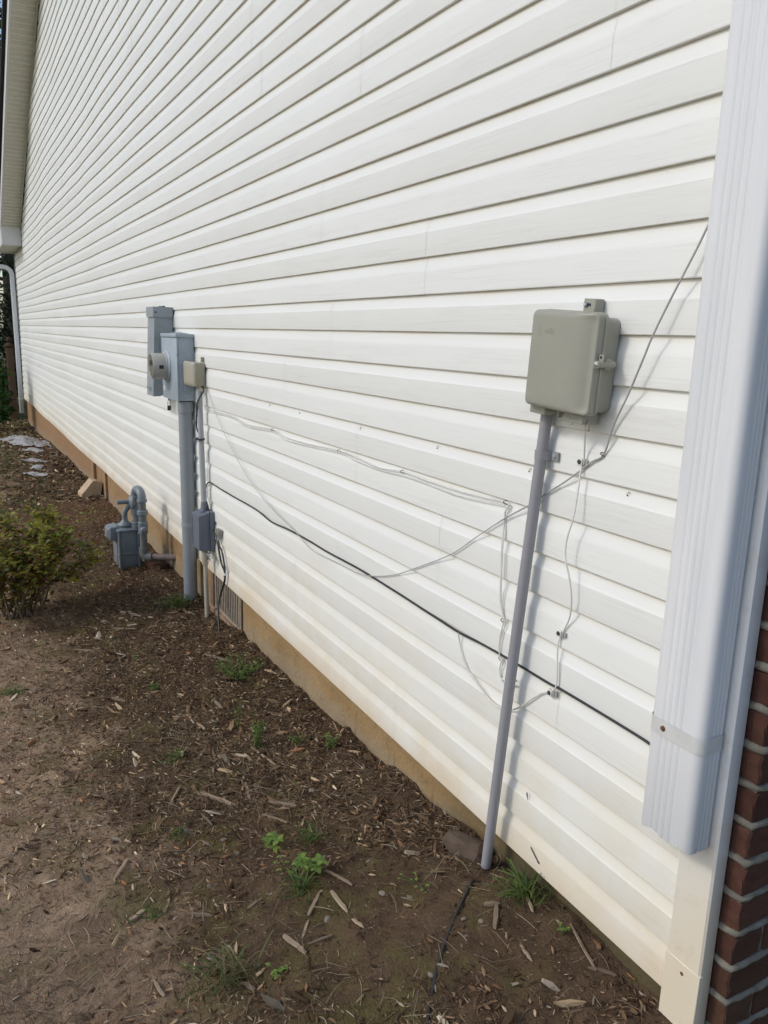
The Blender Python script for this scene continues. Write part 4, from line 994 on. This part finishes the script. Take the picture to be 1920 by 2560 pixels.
for i, (a, b, c_, d_) in enumerate(STICKS):
    L = math.hypot(c_ - a, d_ - b); w = random.uniform(0.0035, 0.0072); h = w * random.uniform(0.5, 0.9)
    if i in (6, 13, 14, 18, 19, 33): w = h = 0.0032
    rr = random.Random(i); mb = MB(); vs = []; ns = 5
    for k in range(ns + 1):
        t = k / ns; sc_ = (rr.uniform(0.35, 0.8) if k in (0, ns) else 1.0) * rr.uniform(0.92, 1.06)
        x = (t - 0.5) * L; dy_ = rr.uniform(-1, 1) * 0.0012; dz_ = rr.uniform(-1, 1) * 0.001
        vs += [(x + rr.uniform(-1, 1) * 0.004, dy_ - w * sc_, dz_ - h * sc_), (x, dy_ + w * sc_, dz_ - h * sc_), (x + rr.uniform(-1, 1) * 0.004, dy_ + w * sc_ * 0.8, dz_ + h * sc_), (x, dy_ - w * sc_ * 0.8, dz_ + h * sc_)]
    fs = [(k * 4 + j, k * 4 + (j + 1) % 4, k * 4 + 4 + (j + 1) % 4, k * 4 + 4 + j) for k in range(ns) for j in range(4)] + [(0, 1, 2, 3), (ns * 4 + 3, ns * 4 + 2, ns * 4 + 1, ns * 4)]
    mb.add(vs, fs, w < 0.004)
    z_a, z_b = g1(a, b), g1(c_, d_)
    q = Vector((c_ - a, d_ - b, (z_b - z_a) * 0.8)).to_track_quat('X', 'Z')
    o = obj('wood_splinter', mb, M_STICK)
    zc = max((z_a + z_b) / 2, g1((a + c_) / 2, (b + d_) / 2)) + h * 0.7
    o.matrix_world = Matrix.Translation(((a + c_) / 2, (b + d_) / 2, zc)) @ q.to_matrix().to_4x4()
    tag(o, 'weathered wood splinter lying on the mulch' if w > 0.004 else 'thin bare twig lying on the mulch', 'wood splinter' if w > 0.004 else 'twig', 'wood splinters on the mulch' if w > 0.004 else 'twigs on the mulch')

# ------------------------------------------------------------------ mulch, litter and dry grass (uncountable)
def np_mesh(name, V, F, C, mt, smooth=False):
    me = bpy.data.meshes.new(name)
    me.vertices.add(len(V)); me.vertices.foreach_set('co', V.astype(np.float32).ravel())
    k = F.shape[1]
    me.loops.add(F.size); me.polygons.add(len(F))
    me.loops.foreach_set('vertex_index', F.astype(np.int32).ravel())
    me.polygons.foreach_set('loop_start', np.arange(0, F.size, k)); me.polygons.foreach_set('loop_total', np.full(len(F), k))
    me.polygons.foreach_set('use_smooth', np.full(len(F), smooth))
    ca_ = me.color_attributes.new('Col', 'FLOAT_COLOR', 'POINT')
    ca_.data.foreach_set('color', np.concatenate([C, np.ones((len(C), 1))], 1).astype(np.float32).ravel())
    me.update(); me.materials.append(mt)
    o = bpy.data.objects.new(name, me); COL.objects.link(o)
    return o
def scatter(n, xlo, xhi, ylo, yhi, dens):
    out = []
    while sum(len(q) for q in out) < n:
        m_ = n * 3
        x = RNG.uniform(xlo, xhi, m_); y = RNG.uniform(ylo, yhi, m_)
        k = RNG.random(m_) < dens(x, y)
        out.append(np.stack([x[k], y[k]], 1))
    return np.concatenate(out)[:n]
def mulch_density(x, y):
    base = np.clip(1.25 - (-y + 0.35 * fbm(x * 1.6, y * 1.6, 3)) * 0.95, 0.035, 1)
    bare = np.clip((fbm(x * 2.1 + 40, y * 2.1, 3) + 0.22 + 0.38 * (x + 2.0)) * 2.2, 0, 0.93) * np.clip((x + 2.6) / 0.8, 0, 1)
    near = np.clip(1.9 / (0.6 + np.maximum(-x - 2.0, 0) * 0.55), 0.15, 1)
    return base * (1 - bare) * near
def chips(n, pts, lmin, lmax, pal, wts, lift=0.3):
    x, y = pts[:, 0], pts[:, 1]; z = gz(x, y)
    L = np.exp(RNG.uniform(np.log(lmin), np.log(lmax), n)) ; W_ = L * RNG.uniform(0.12, 0.34, n); H = W_ * RNG.uniform(0.35, 0.95, n)
    big = np.clip(-x / 2.6, 1.0, 2.2); 
    yawa = np.where(RNG.random(n) < 0.5, RNG.normal(0.4, 0.6, n), RNG.uniform(0, np.pi, n)); pit = RNG.normal(0, 0.33, n); rol = RNG.uniform(-0.9, 0.9, n)
    tri = np.array([[-.5, -.25, -.5], [-.5, .25, -.4], [-.5, .1, .4], [-.5, -.2, .4], [.0, -.5, -.5], [.0, .5, -.5], [.05, .45, .5], [-.05, -.5, .5], [.5, -.2, -.3], [.5, .22, -.4], [.5, .12, .35], [.5, -.15, .3]])
    V = np.repeat(tri[None], n, 0) * (1 + RNG.normal(0, 0.16, (n, 12, 3)))
    V = V * np.stack([L, W_, H], 1)[:, None, :]
    bend = RNG.normal(0, 0.10, n)[:, None] * (V[:, :, 0] ** 2) / L[:, None] * 1.2
    V[:, :, 1] += bend
    cr, sr = np.cos(rol)[:, None], np.sin(rol)[:, None]
    yy, zz = V[:, :, 1] * cr - V[:, :, 2] * sr, V[:, :, 1] * sr + V[:, :, 2] * cr
    cp_, sp_ = np.cos(pit)[:, None], np.sin(pit)[:, None]
    xx, zz = V[:, :, 0] * cp_ - zz * sp_, V[:, :, 0] * sp_ + zz * cp_
    cy_, sy_ = np.cos(yawa)[:, None], np.sin(yawa)[:, None]
    X = xx * cy_ - yy * sy_ + x[:, None]; Y = xx * sy_ + yy * cy_ + y[:, None]
    Z = zz + (z + H * lift + 0.001)[:, None]
    Y = np.minimum(Y, 0.014)
    V = np.stack([X, Y, Z], -1).reshape(-1, 3)
    q = np.array([[0, 3, 2, 1], [8, 9, 10, 11], [0, 1, 5, 4], [1, 2, 6, 5], [2, 3, 7, 6], [3, 0, 4, 7], [4, 5, 9, 8], [5, 6, 10, 9], [6, 7, 11, 10], [7, 4, 8, 11]])
    F = (q[None] + (np.arange(n) * 12)[:, None, None]).reshape(-1, 4)
    pal = np.array(pal); ci = RNG.choice(len(pal), n, p=np.array(wts) / np.sum(wts))
    C = pal[ci] * RNG.uniform(0.4, 1.75, (n, 1))
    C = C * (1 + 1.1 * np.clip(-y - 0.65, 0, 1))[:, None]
    return V, F, np.repeat(C, 12, 0)
PAL = [(0.058, 0.034, 0.019), (0.115, 0.070, 0.038), (0.195, 0.128, 0.072), (0.34, 0.245, 0.145), (0.46, 0.37, 0.255), (0.27, 0.22, 0.165), (0.19, 0.095, 0.045)]
n = 62000
pts = scatter(n, -9.5, -1.02, -1.6, 0.012, mulch_density)
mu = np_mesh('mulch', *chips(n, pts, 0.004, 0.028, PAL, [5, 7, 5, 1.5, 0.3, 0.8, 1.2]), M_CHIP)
mu['kind'] = 'stuff'; tag(mu, 'brown shredded wood mulch spread along the foundation', 'mulch')
n = 420
pts = scatter(n, -6.5, -1.05, -1.5, 0.0, mulch_density)
mu3 = np_mesh('mulch_slivers', *chips(n, pts, 0.03, 0.075, PAL, [2, 4, 4, 2, 0.3, 1.5, 0.6], 0.4), M_CHIP)
mu3['kind'] = 'stuff'; tag(mu3, 'longer split wood slivers lying over the mulch', 'mulch')
n = 5000
pts = scatter(n, -19, -8.5, -1.9, 0.02, lambda x, y: np.clip(1.2 + y * 0.7, 0.1, 1))
mu2 = np_mesh('mulch', *chips(n, pts, 0.03, 0.10, PAL, [5, 5, 4, 1.6, 0.7, 1, 1.2]), M_CHIP)
mu2['kind'] = 'stuff'; tag(mu2, 'dark mulch at the far end of the wall', 'mulch')
n = 30000
pts = scatter(n, -5.5, -0.95, -1.6, 0.012, lambda x, y: np.clip(0.35 + 0.9 * fbm(x * 2 + 9, y * 2, 3) + 0.25 * (-y), 0.05, 1))
gr = np_mesh('soil_crumbs', *chips(n, pts, 0.003, 0.012, [(0.10, 0.065, 0.045), (0.16, 0.11, 0.078), (0.22, 0.165, 0.12), (0.07, 0.045, 0.03), (0.3, 0.26, 0.2)], [3, 3, 1.5, 3, 0.4], 0.1), M_CHIP)
gr['kind'] = 'stuff'; tag(gr, 'fine soil crumbs and grit on the bare ground', 'soil')
def strands(n, pts, lmin, lmax, w, pal, rise, segs=5, curl=0.5, lean=None):
    x, y = pts[:, 0], pts[:, 1]; z = gz(x, y)
    L = RNG.uniform(lmin, lmax, n); a0 = RNG.uniform(0, 2 * np.pi, n); da = RNG.normal(0, curl, n)
    t = np.linspace(0, 1, segs + 1)
    ang_ = a0[:, None] + da[:, None] * t[None] * 2
    st_ = (L / segs)[:, None]
    rz = RNG.uniform(rise[0], rise[1], n)[:, None]
    elev_ = rz * (1 - 1.3 * t[None])
    dxs = np.cos(ang_) * np.cos(elev_) * st_; dys = np.sin(ang_) * np.cos(elev_) * st_; dzs = np.sin(elev_) * st_
    X = x[:, None] + np.cumsum(dxs, 1) - dxs; Y = y[:, None] + np.cumsum(dys, 1) - dys; Z = z[:, None] + 0.002 + np.cumsum(dzs, 1) - dzs
    Y = np.minimum(Y, 0.012)
    Z = np.maximum(Z, gz(X, Y) + 0.0015)
    ww = w * RNG.uniform(0.6, 1.4, n)[:, None] * np.array([1.0] * (segs) + [0.25])[None]
    nxv, nyv = -np.sin(ang_) * ww, np.cos(ang_) * ww
    A = np.stack([X + nxv, Y + nyv, Z], -1); B = np.stack([X - nxv, Y - nyv, Z + w * 0.8], -1)
    V = np.stack([A, B], 2).reshape(n, -1, 3)
    k = np.arange(segs)
    q = np.stack([2 * k, 2 * k + 1, 2 * k + 3, 2 * k + 2], 1)
    F = (q[None] + (np.arange(n) * (2 * (segs + 1)))[:, None, None]).reshape(-1, 4)
    pal = np.array(pal); C = pal[RNG.integers(0, len(pal), n)] * RNG.uniform(0.6, 1.3, (n, 1))
    return V.reshape(-1, 3), F, np.repeat(C, 2 * (segs + 1), 0)
def dry_density(x, y):
    return np.clip(0.10 + 1.3 * np.clip(fbm(x * 1.7 + 21, y * 1.7 + 4, 3) + 0.05, 0, 1) + np.clip(-y - 0.5, 0, 1) * np.clip((x + 3.0) * 0.6, 0, 1) * 0.7, 0, 1) * np.clip((x + 5.5) / 2, 0.15, 1)
n = 4200
pts = scatter(n, -6, -0.95, -1.6, 0.0, dry_density)
dg = np_mesh('dry_grass', *strands(n, pts, 0.02, 0.085, 0.0008, [(0.22, 0.17, 0.11), (0.29, 0.235, 0.155), (0.16, 0.12, 0.08), (0.10, 0.07, 0.045)], (0.0, 0.35), 5, 0.22), M_CHIP)
n = 16000
pts = scatter(n, -7.5, -1.0, -1.5, 0.0, mulch_density)
fb = np_mesh('bark_fibres', *strands(n, pts, 0.012, 0.05, 0.0010, [(0.07, 0.042, 0.024), (0.12, 0.075, 0.042), (0.045, 0.028, 0.017), (0.19, 0.135, 0.085)], (-0.1, 0.55), 3, 0.3), M_CHIP)
fb['kind'] = 'stuff'; tag(fb, 'dark shredded bark fibres matted into the mulch', 'mulch')
dg['kind'] = 'stuff'; tag(dg, 'dry straw coloured grass litter on the soil', 'dry grass')

# ------------------------------------------------------------------ weeds and tufts
GREEN = [(0.105, 0.18, 0.04), (0.14, 0.22, 0.05), (0.08, 0.135, 0.035), (0.18, 0.22, 0.06)]
def tuft(cx, cy, nbl, rad, lmin, lmax, label, name='grass_tuft', pal=GREEN, w=0.0016, cat='grass', grp=None):
    pts = np.stack([RNG.normal(cx, rad, nbl), np.minimum(RNG.normal(cy, rad, nbl), 0.0)], 1)
    o = np_mesh(name, *strands(nbl, pts, lmin, lmax, w, pal, (0.5, 1.45), 6, 0.35), M_LEAF)
    tag(o, label, cat, grp); recenter(o); return o
def leaf_mesh(col, l=1.0, w=0.45, fold=0.12, seed=0):
    rr = random.Random(seed)
    V = np.array([[0, 0, 0], [.3, -w * .42, fold * .5], [.3, 0, 0], [.3, w * .42, fold * .5], [.65, -w * .40, fold * .4], [.65, 0, -.04], [.65, w * .40, fold * .4], [1, 0, -.14]]) * l
    me = bpy.data.meshes.new('leaf')
    me.from_pydata([tuple(q) for q in V], [], [(0, 1, 2), (0, 2, 3), (1, 4, 5, 2), (2, 5, 6, 3), (4, 7, 5), (5, 7, 6)])
    a = me.color_attributes.new('Col', 'FLOAT_COLOR', 'POINT')
    for d in a.data: d.color = (*[c_ * rr.uniform(0.95, 1.05) for c_ in col], 1)
    me.polygons.foreach_set('use_smooth', [True] * 6); me.materials.append(M_LEAF); return me
def leaves_np(n, pos, dirs, size, cols, w=0.45, fold=0.12):
    """many leaves as arrays: pos (n,3), dirs (n,3) unit, size (n)"""
    V0 = np.array([[0, 0, 0], [.35, -w * .5, fold * .5], [.35, w * .5, fold * .5], [.7, -w * .42, fold * .4], [.7, w * .42, fold * .4], [1, 0, -.12]])
    upv = RNG.normal(0, 0.5, (n, 3)) + np.array([0, 0, 1.0])
    s_ = np.cross(upv, dirs); s_ /= np.linalg.norm(s_, axis=1, keepdims=True) + 1e-9
    u_ = np.cross(dirs, s_)
    V = pos[:, None] + size[:, None, None] * (V0[None, :, 0:1] * dirs[:, None] + V0[None, :, 1:2] * s_[:, None] + V0[None, :, 2:3] * u_[:, None])
    F = np.array([[0, 1, 2, 2], [1, 3, 4, 2], [3, 5, 4, 4]])
    F = np.array([[0, 1, 2], [1, 3, 2], [3, 4, 2], [3, 5, 4]])
    F = (F[None] + (np.arange(n) * 6)[:, None, None]).reshape(-1, 3)
    return V.reshape(-1, 3), F, np.repeat(cols, 6, 0)
CLOVER = [leaf_mesh(c_, 1, 0.75, 0.1, i) for i, c_ in enumerate([(0.25, 0.37, 0.08), (0.31, 0.43, 0.10), (0.18, 0.29, 0.065)])]
def broadleaf(cx, cy, nl, rad, h, size, label, seed):
    rr = random.Random(seed); z = g1(cx, cy)
    t = thing('weed', label, 'weed', (cx, cy, z))
    smb = MB(); ends = []
    for i in range(nl):
        a = rr.uniform(0, 6.28); d = rad * math.sqrt(rr.random()); hh = h * rr.uniform(0.4, 1.0)
        e = Vector((cx + d * math.cos(a), min(cy + d * math.sin(a), -0.01), z + hh)); ends.append((e, a))
    for e, a in ends:
        smb.tube([(cx + (e.x - cx) * 0.2, cy + (e.y - cy) * 0.2, z - 0.005), ((cx + e.x) / 2, (cy + e.y) / 2, z + (e.z - z) * 0.6), tuple(e)], 0.0009, 5, False)
    obj('stem', smb, mat('weed_stem', (0.11, 0.15, 0.05), 0.6), t, 0)
    for e, a in ends:
        for k in range(4):
            q = Matrix.Translation(e) @ Matrix.Rotation(a + k * 1.57 + rr.uniform(-.3, .3), 4, 'Z') @ Matrix.Rotation(rr.uniform(-0.35, 0.2), 4, 'Y') @ Matrix.Scale(size * rr.uniform(0.7, 1.15), 4)
            inst('leaf', rr.choice(CLOVER), t, q)
broadleaf(-1.90, -0.515, 13, 0.042, 0.055, 0.022, 'bright green broadleaf weed, largest clump in the near soil', 1)
broadleaf(-2.10, -0.555, 5, 0.024, 0.05, 0.024, 'small bright green rosette weed beside the large weed clump', 2)
broadleaf(-1.97, -0.565, 9, 0.045, 0.018, 0.010, 'low flat clover patch between the two bright weeds', 3)
broadleaf(-1.567, -0.745, 9, 0.03, 0.02, 0.010, 'small dark clover patch among dry grass', 4)
broadleaf(-1.69, -0.26, 12, 0.06, 0.02, 0.007, 'sparse creeping weed on bare soil near the buried cable', 5)
broadleaf(-2.69, -0.085, 6, 0.025, 0.03, 0.011, 'small weed close to the foundation under the siding', 6)
broadleaf(-4.1, -0.60, 6, 0.03, 0.02, 0.011, 'tiny weed in the mulch ahead of the cream pipe', 7)
broadleaf(-1.30, -0.06, 5, 0.02, 0.03, 0.009, 'little weed under the siding edge near the corner', 8)
def feathery(cx, cy, nst, rad, h, label, seed, nleaf=260, size=0.011):
    z = g1(cx, cy); rr = random.Random(seed)
    t = thing('feathery_weed', label, 'weed', (cx, cy, z)); smb = MB(); P_ = []; D_ = []
    for i in range(nst):
        a = rr.uniform(0, 6.28); d = rad * math.sqrt(rr.random()); e = Vector((cx + d * math.cos(a), min(cy + d * math.sin(a), -0.005), z + h * rr.uniform(0.35, 1)))
        b0 = Vector((cx + d * 0.3 * math.cos(a), cy + d * 0.3 * math.sin(a), z - 0.004)); mid = b0.lerp(e, 0.55) + Vector((0, 0, h * 0.12))
        smb.tube([b0, mid, e], [0.0012, 0.001, 0.0006], 5, False)
        for k in range(nleaf // nst):
            u = rr.random(); q = b0.lerp(mid, u / .55) if u < .55 else mid.lerp(e, (u - .55) / .45)
            P_.append(q + Vector((rr.uniform(-1, 1), rr.uniform(-1, 1), rr.uniform(-.5, .5))) * 0.006); an = rr.uniform(0, 6.28); D_.append(Vector((math.cos(an), math.sin(an), rr.uniform(-.2, .5))).normalized())
    obj('stem', smb, mat('weed_stem', (0.11, 0.15, 0.05), 0.6), t, 0)
    N = len(P_); P_ = np.array(P_); P_[:, 1] = np.minimum(P_[:, 1], 0.0)
    cols = np.array(GREEN)[RNG.integers(0, 4, N)] * RNG.uniform(0.8, 1.5, (N, 1))
    o = np_mesh('foliage', *leaves_np(N, P_, np.array(D_), RNG.uniform(0.6, 1.3, N) * size, cols, 0.6), M_LEAF)
    o['kind'] = 'stuff'; o.parent = t; o.location = -t.location
feathery(-3.55, -0.19, 34, 0.14, 0.09, 'wide bushy green weed against the foundation past the vent', 11, 900, 0.013)
feathery(-2.78, -0.375, 12, 0.045, 0.12, 'upright feathery weed standing alone in the mulch', 12, 340)
feathery(-3.05, -0.36, 5, 0.02, 0.16, 'tall thin weed stalk behind the feathery weed', 13, 70)
feathery(-2.62, -0.12, 6, 0.04, 0.05, 'small sprawling weed by the foundation edge', 14, 120)
feathery(-3.66, -0.58, 8, 0.06, 0.03, 'flat green weed patch in the middle of the mulch', 15, 160)
tuft(-1.84, -0.57, 46, 0.014, 0.04, 0.10, 'green grass tuft in front of the bright broadleaf weed')
tuft(-1.455, -0.055, 80, 0.02, 0.05, 0.12, 'dark green grass tuft under the siding beside the grey pole')
tuft(-2.06, -0.44, 34, 0.012, 0.04, 0.08, 'thin grass tuft between broadleaf weed and foundation')
tuft(-2.89, -0.67, 40, 0.014, 0.03, 0.06, 'bright little grass tuft in the open mulch')
tuft(-3.95, -1.21, 60, 0.025, 0.03, 0.06, 'grass tuft on the pale trampled dirt')
tuft(-4.86, -0.17, 130, 0.05, 0.05, 0.13, 'dark grass tuft at the foot of the thick grey conduit')
tuft(-1.64, -0.86, 70, 0.03, 0.05, 0.12, 'sparse yellow green grass among the dry litter', pal=[(0.17, 0.18, 0.06), (0.12, 0.15, 0.05), (0.3, 0.25, 0.14)])
tuft(-2.72, -0.21, 30, 0.02, 0.03, 0.06, 'small grass tuft beside the foundation weeds')
tuft(-2.0, -0.96, 24, 0.02, 0.03, 0.05, 'short grass tuft near the pale dirt edge')
tuft(-2.35, -0.80, 26, 0.02, 0.03, 0.05, 'short grass tuft amid the scattered pale stones')
pts = scatter(2600, -17.5, -8.0, -2.2, -0.25, lambda x, y: np.clip((-y - 0.38 + 0.5 * fbm(x, y * 2, 2)) * 2.0, 0, 1))
lg = np_mesh('lawn_grass', *strands(2600, pts, 0.04, 0.11, 0.004, [(0.07, 0.09, 0.028), (0.10, 0.115, 0.035), (0.16, 0.14, 0.06)], (0.4, 1.3), 4, 0.3), M_LEAF)
lg['kind'] = 'stuff'; tag(lg, 'patchy thin lawn grass beyond the gas meter', 'grass')

# ------------------------------------------------------------------ shrub by the gas meter
bush = thing('nandina_shrub', 'low leafy shrub with yellow green and reddish leaves on bare stems', 'shrub', (-5.22, -1.05, g1(-5.22, -1.05)))
rr = random.Random(5); tips = []; bz = g1(-5.22, -1.1)
for i in range(34):
    a = rr.uniform(0, 6.28); d = 0.48 * math.sqrt(rr.uniform(0.05, 1)); hh = rr.uniform(0.45, 0.74) * (1 - 0.22 * (d / 0.48) ** 2)
    b0 = Vector((-5.22 + rr.uniform(-.09, .09), -1.06 + rr.uniform(-.13, .13), bz - 0.02))
    e = Vector((-5.22 + d * math.cos(a), -0.97 + d * math.sin(a) * 1.05, bz + hh)); mid = b0.lerp(e, 0.5) + Vector((rr.uniform(-.04, .04), rr.uniform(-.04, .04), 0.06))
    path = catmull([b0, mid, e], 5)
    obj('stem', MB().tube(path, [0.0075 - 0.0055 * k / 10 for k in range(11)], 7, False), M_STEM, bush, 0)
    tips.append(path)
    for s_ in range(4):
        st_ = path[rr.randint(4, 9)]; e2 = st_ + Vector((rr.uniform(-.13, .13), rr.uniform(-.13, .13), rr.uniform(.0, .13)))
        p2 = catmull([st_, st_.lerp(e2, .5) + Vector((0, 0, .015)), e2], 3); tips.append(p2)
        obj('twig', MB().tube(p2, [0.003, 0.0027, 0.0024, 0.002, 0.0017, 0.0014, 0.001], 5, False), M_STEM, bush, 0)
LP = [(0.36, 0.35, 0.05), (0.23, 0.26, 0.045), (0.13, 0.165, 0.035), (0.42, 0.37, 0.07), (0.22, 0.10, 0.045), (0.13, 0.075, 0.035), (0.27, 0.16, 0.05)]
LM = [leaf_mesh(c_, 1, 0.42, 0.1, i) for i, c_ in enumerate(LP)]
def rnd_leaf(lo):
    p_ = rr.choice(tips); k = rr.random() ** 0.8; q = p_[int(k * (len(p_) - 1))]
    q = q + Vector((rr.gauss(0, 1), rr.gauss(0, 1), rr.gauss(0, .7))) * 0.028
    if q.z < bz + lo: return None
    an = rr.uniform(0, 6.28); return q, Vector((math.cos(an), math.sin(an), rr.uniform(-.25, .75))).normalized()
def leaf_col(q):
    top = (q.z - bz) / 0.65
    w_ = [1.2 + top, 2, 2, 0.6 + 1.2 * top, 1.3, 1.2, 0.8]; return rr.choices(range(7), w_)[0]
cnt = 0
while cnt < 280:
    r_ = rnd_leaf(0.12)
    if not r_: continue
    q, d = r_
    if q.y < -1.35: continue
    M4 = Matrix.Translation(q) @ d.to_track_quat('X', 'Z').to_matrix().to_4x4() @ Matrix.Rotation(rr.uniform(-.6, .6), 4, 'X') @ Matrix.Scale(rr.uniform(0.042, 0.066), 4)
    inst('leaf', LM[leaf_col(q)], bush, M4); cnt += 1
PP = []; DD = []; CC = []
while len(PP) < 5600:
    r_ = rnd_leaf(0.06)
    if not r_: continue
    PP.append(r_[0]); DD.append(r_[1]); CC.append(np.array(LP[leaf_col(r_[0])]) * rr.uniform(0.7, 1.15))
o = np_mesh('foliage', *leaves_np(5600, np.array(PP), np.array(DD), RNG.uniform(0.03, 0.058, 5600), np.array(CC), 0.42), M_LEAF)
o['kind'] = 'stuff'; o.parent = bush; o.location = -bush.location

# ------------------------------------------------------------------ far end: post, laurel, trees
post = thing('fence_post', 'brown wooden fence post with a round finial cap behind the downspout', 'fence post', (-18.9, -0.16, -0.62))
obj('shaft', MB().rbox(-18.97, -18.83, -0.235, -0.095, -0.7, 1.02, 0.008), M_POST, post)
obj('cap', MB().rbox(-18.99, -18.81, -0.255, -0.075, 1.022, 1.06, 0.008).lathe((-18.9, -0.165, 1.06), (0, 0, 1), [(0.085, 0), (0.06, 0.04), (0.03, 0.06), (0.028, 0.075)], 20), M_POST, post)
obj('finial', MB().lathe((-18.9, -0.165, 1.135), (0, 0, 1), [(0.02, 0), (0.05, 0.02), (0.058, 0.05), (0.05, 0.08), (0.02, 0.105)], 20), M_POST, post)
def clump_foliage(centers, per, size, pal, wt, seed, spread=(1, 1, .8)):
    r2 = np.random.default_rng(seed); N = len(centers) * per
    c = np.repeat(np.array([q[:3] for q in centers]), per, 0); rad = np.repeat(np.array([q[3] for q in centers]), per)
    v = r2.normal(0, 1, (N, 3)); v /= np.linalg.norm(v, axis=1, keepdims=True)
    p_ = c + v * (rad * r2.random(N) ** 0.45)[:, None] * np.array(spread)
    d = v + r2.normal(0, 0.8, (N, 3)); d[:, 2] -= 0.2; d /= np.linalg.norm(d, axis=1, keepdims=True)
    cols = np.array(pal)[r2.choice(len(pal), N, p=np.array(wt) / sum(wt))] * r2.uniform(0.6, 1.35, (N, 1))
    return p_, d, r2.uniform(0.6, 1.3, N) * size, cols, N
def laurel(cx, cy, h, rad, label, seed, size=0.13, per=55, nc=26, pal=None):
    z = g1(cx, cy); t = thing('laurel_shrub', label, 'shrub', (cx, cy, z)); r3 = random.Random(seed)
    cs = []
    smb = MB()
    for i in range(nc):
        a = r3.uniform(0, 6.28); d = rad * math.sqrt(r3.random()); hh = z + h * r3.uniform(0.12, 1.0)
        q = Vector((cx + d * math.cos(a), cy + d * math.sin(a), hh)); cs.append((*q, r3.uniform(0.18, 0.34) * rad * 1.2))
        smb.tube(catmull([(cx + r3.uniform(-.1, .1), cy + r3.uniform(-.1, .1), z - 0.05), ((cx + q.x) / 2, (cy + q.y) / 2, (z + q.z) / 2), tuple(q)], 3), [0.014, 0.013, 0.011, 0.009, 0.007, 0.005, 0.003], 6, False)
    obj('stems', smb, M_STEM, t, 0)
    pal = pal or [(0.045, 0.10, 0.022), (0.07, 0.14, 0.03), (0.03, 0.065, 0.018), (0.12, 0.17, 0.05)]
    p_, d, s_, c_, N = clump_foliage(cs, per, size, pal, [3, 3, 3, .6][:len(pal)], seed)
    p_[:, 2] = np.maximum(p_[:, 2], z + 0.03)
    o = np_mesh('crown', *leaves_np(N, p_, d, s_, c_, 0.4), M_LEAF); o.parent = t; o.location = -t.location
laurel(-16.75, -0.76, 1.55, 0.36, 'broad leaved green laurel in front of the fence post', 41)
laurel(-19.6, -0.75, 2.0, 0.55, 'dark evergreen shrub behind the fence post', 42, 0.12, 60, 26, [(0.03, 0.06, 0.016), (0.045, 0.085, 0.02), (0.07, 0.10, 0.03)])
laurel(-22.5, -0.2, 3.2, 1.2, 'tall dark evergreen shrub filling the gap past the house corner', 43, 0.16, 90, 40, [(0.018, 0.032, 0.012), (0.03, 0.05, 0.015), (0.045, 0.04, 0.02), (0.02, 0.02, 0.014)])
laurel(-21.2, -1.8, 2.4, 1.0, 'loose yellow flecked shrub left of the dark evergreen', 44, 0.14, 70, 34, [(0.03, 0.055, 0.016), (0.10, 0.10, 0.03), (0.05, 0.05, 0.022)])
def tree(cx, cy, h, label, seed, pal, per=150, nc=42, size=0.22, name='tree', crown0=0.3, cr=0.34):
    z = float(gz(np.array([cx]), np.array([cy]), False)[0]); r3 = random.Random(seed)
    t = thing(name, label, 'tree', (cx, cy, z), 'trees beyond the house')
    mb = MB(); cs = []
    tr = catmull([(cx, cy, z - 0.3), (cx + r3.uniform(-.2, .2), cy + r3.uniform(-.2, .2), z + h * .4), (cx + r3.uniform(-.4, .4), cy + r3.uniform(-.4, .4), z + h * .92)], 8)
    mb.tube(tr, [0.02 * h * (1 - 0.92 * k / 16) for k in range(17)], 10, False)
    lm_ = MB()
    for i in range(nc):
        f = crown0 + (1 - crown0) * r3.random() ** 0.8; b0 = tr[int(f * 16)]; a = r3.uniform(0, 6.28)
        L = h * cr * (1.15 - f) * r3.uniform(0.6, 1.2) + 0.4
        e = b0 + Vector((math.cos(a) * L, math.sin(a) * L, L * r3.uniform(0.1, 0.7)))
        lm_.tube(catmull([b0, b0.lerp(e, .5) + Vector((0, 0, -.06 * L)), e], 3), [0.05, 0.045, 0.038, 0.03, 0.022, 0.015, 0.008], 6, False)
        cs.append((*e, r3.uniform(0.45, 0.9) * h / 9)); m2 = b0.lerp(e, 0.6); cs.append((*m2, r3.uniform(0.35, 0.7) * h / 9))
    obj('trunk', mb, M_BARK, t, 0); obj('limbs', lm_, M_BARK, t, 0)
    p_, d, s_, c_, N = clump_foliage(cs, per // 2, size, pal, [1] * len(pal), seed)
    o = np_mesh('crown', *leaves_np(N, p_, d, s_, c_, 0.5), M_LEAF); o.parent = t; o.location = -t.location
DK = [(0.03, 0.055, 0.02), (0.045, 0.075, 0.025), (0.06, 0.09, 0.03), (0.025, 0.04, 0.016)]
YG = [(0.10, 0.12, 0.035), (0.07, 0.10, 0.03), (0.14, 0.13, 0.05)]
tree(-27, 0.4, 11, 'dark green tree rising just past the far house corner', 61, DK)
tree(-32, -2.6, 13, 'tall dark tree standing behind the fence post', 62, DK)
tree(-30, 4.5, 12, 'yellow green tree half hidden behind the house', 63, YG)
tree(-35, -7.5, 12, 'yellow green tree at the left of the yard', 64, YG)
tree(-29, -11.5, 10, 'rounded dark tree far left of the yard', 65, DK)
tree(-40, 1.5, 15, 'tallest dark tree in the back row', 66, DK)
for ob in bpy.data.objects:
    if ob.parent is not None and 'category' in ob: del ob['category']
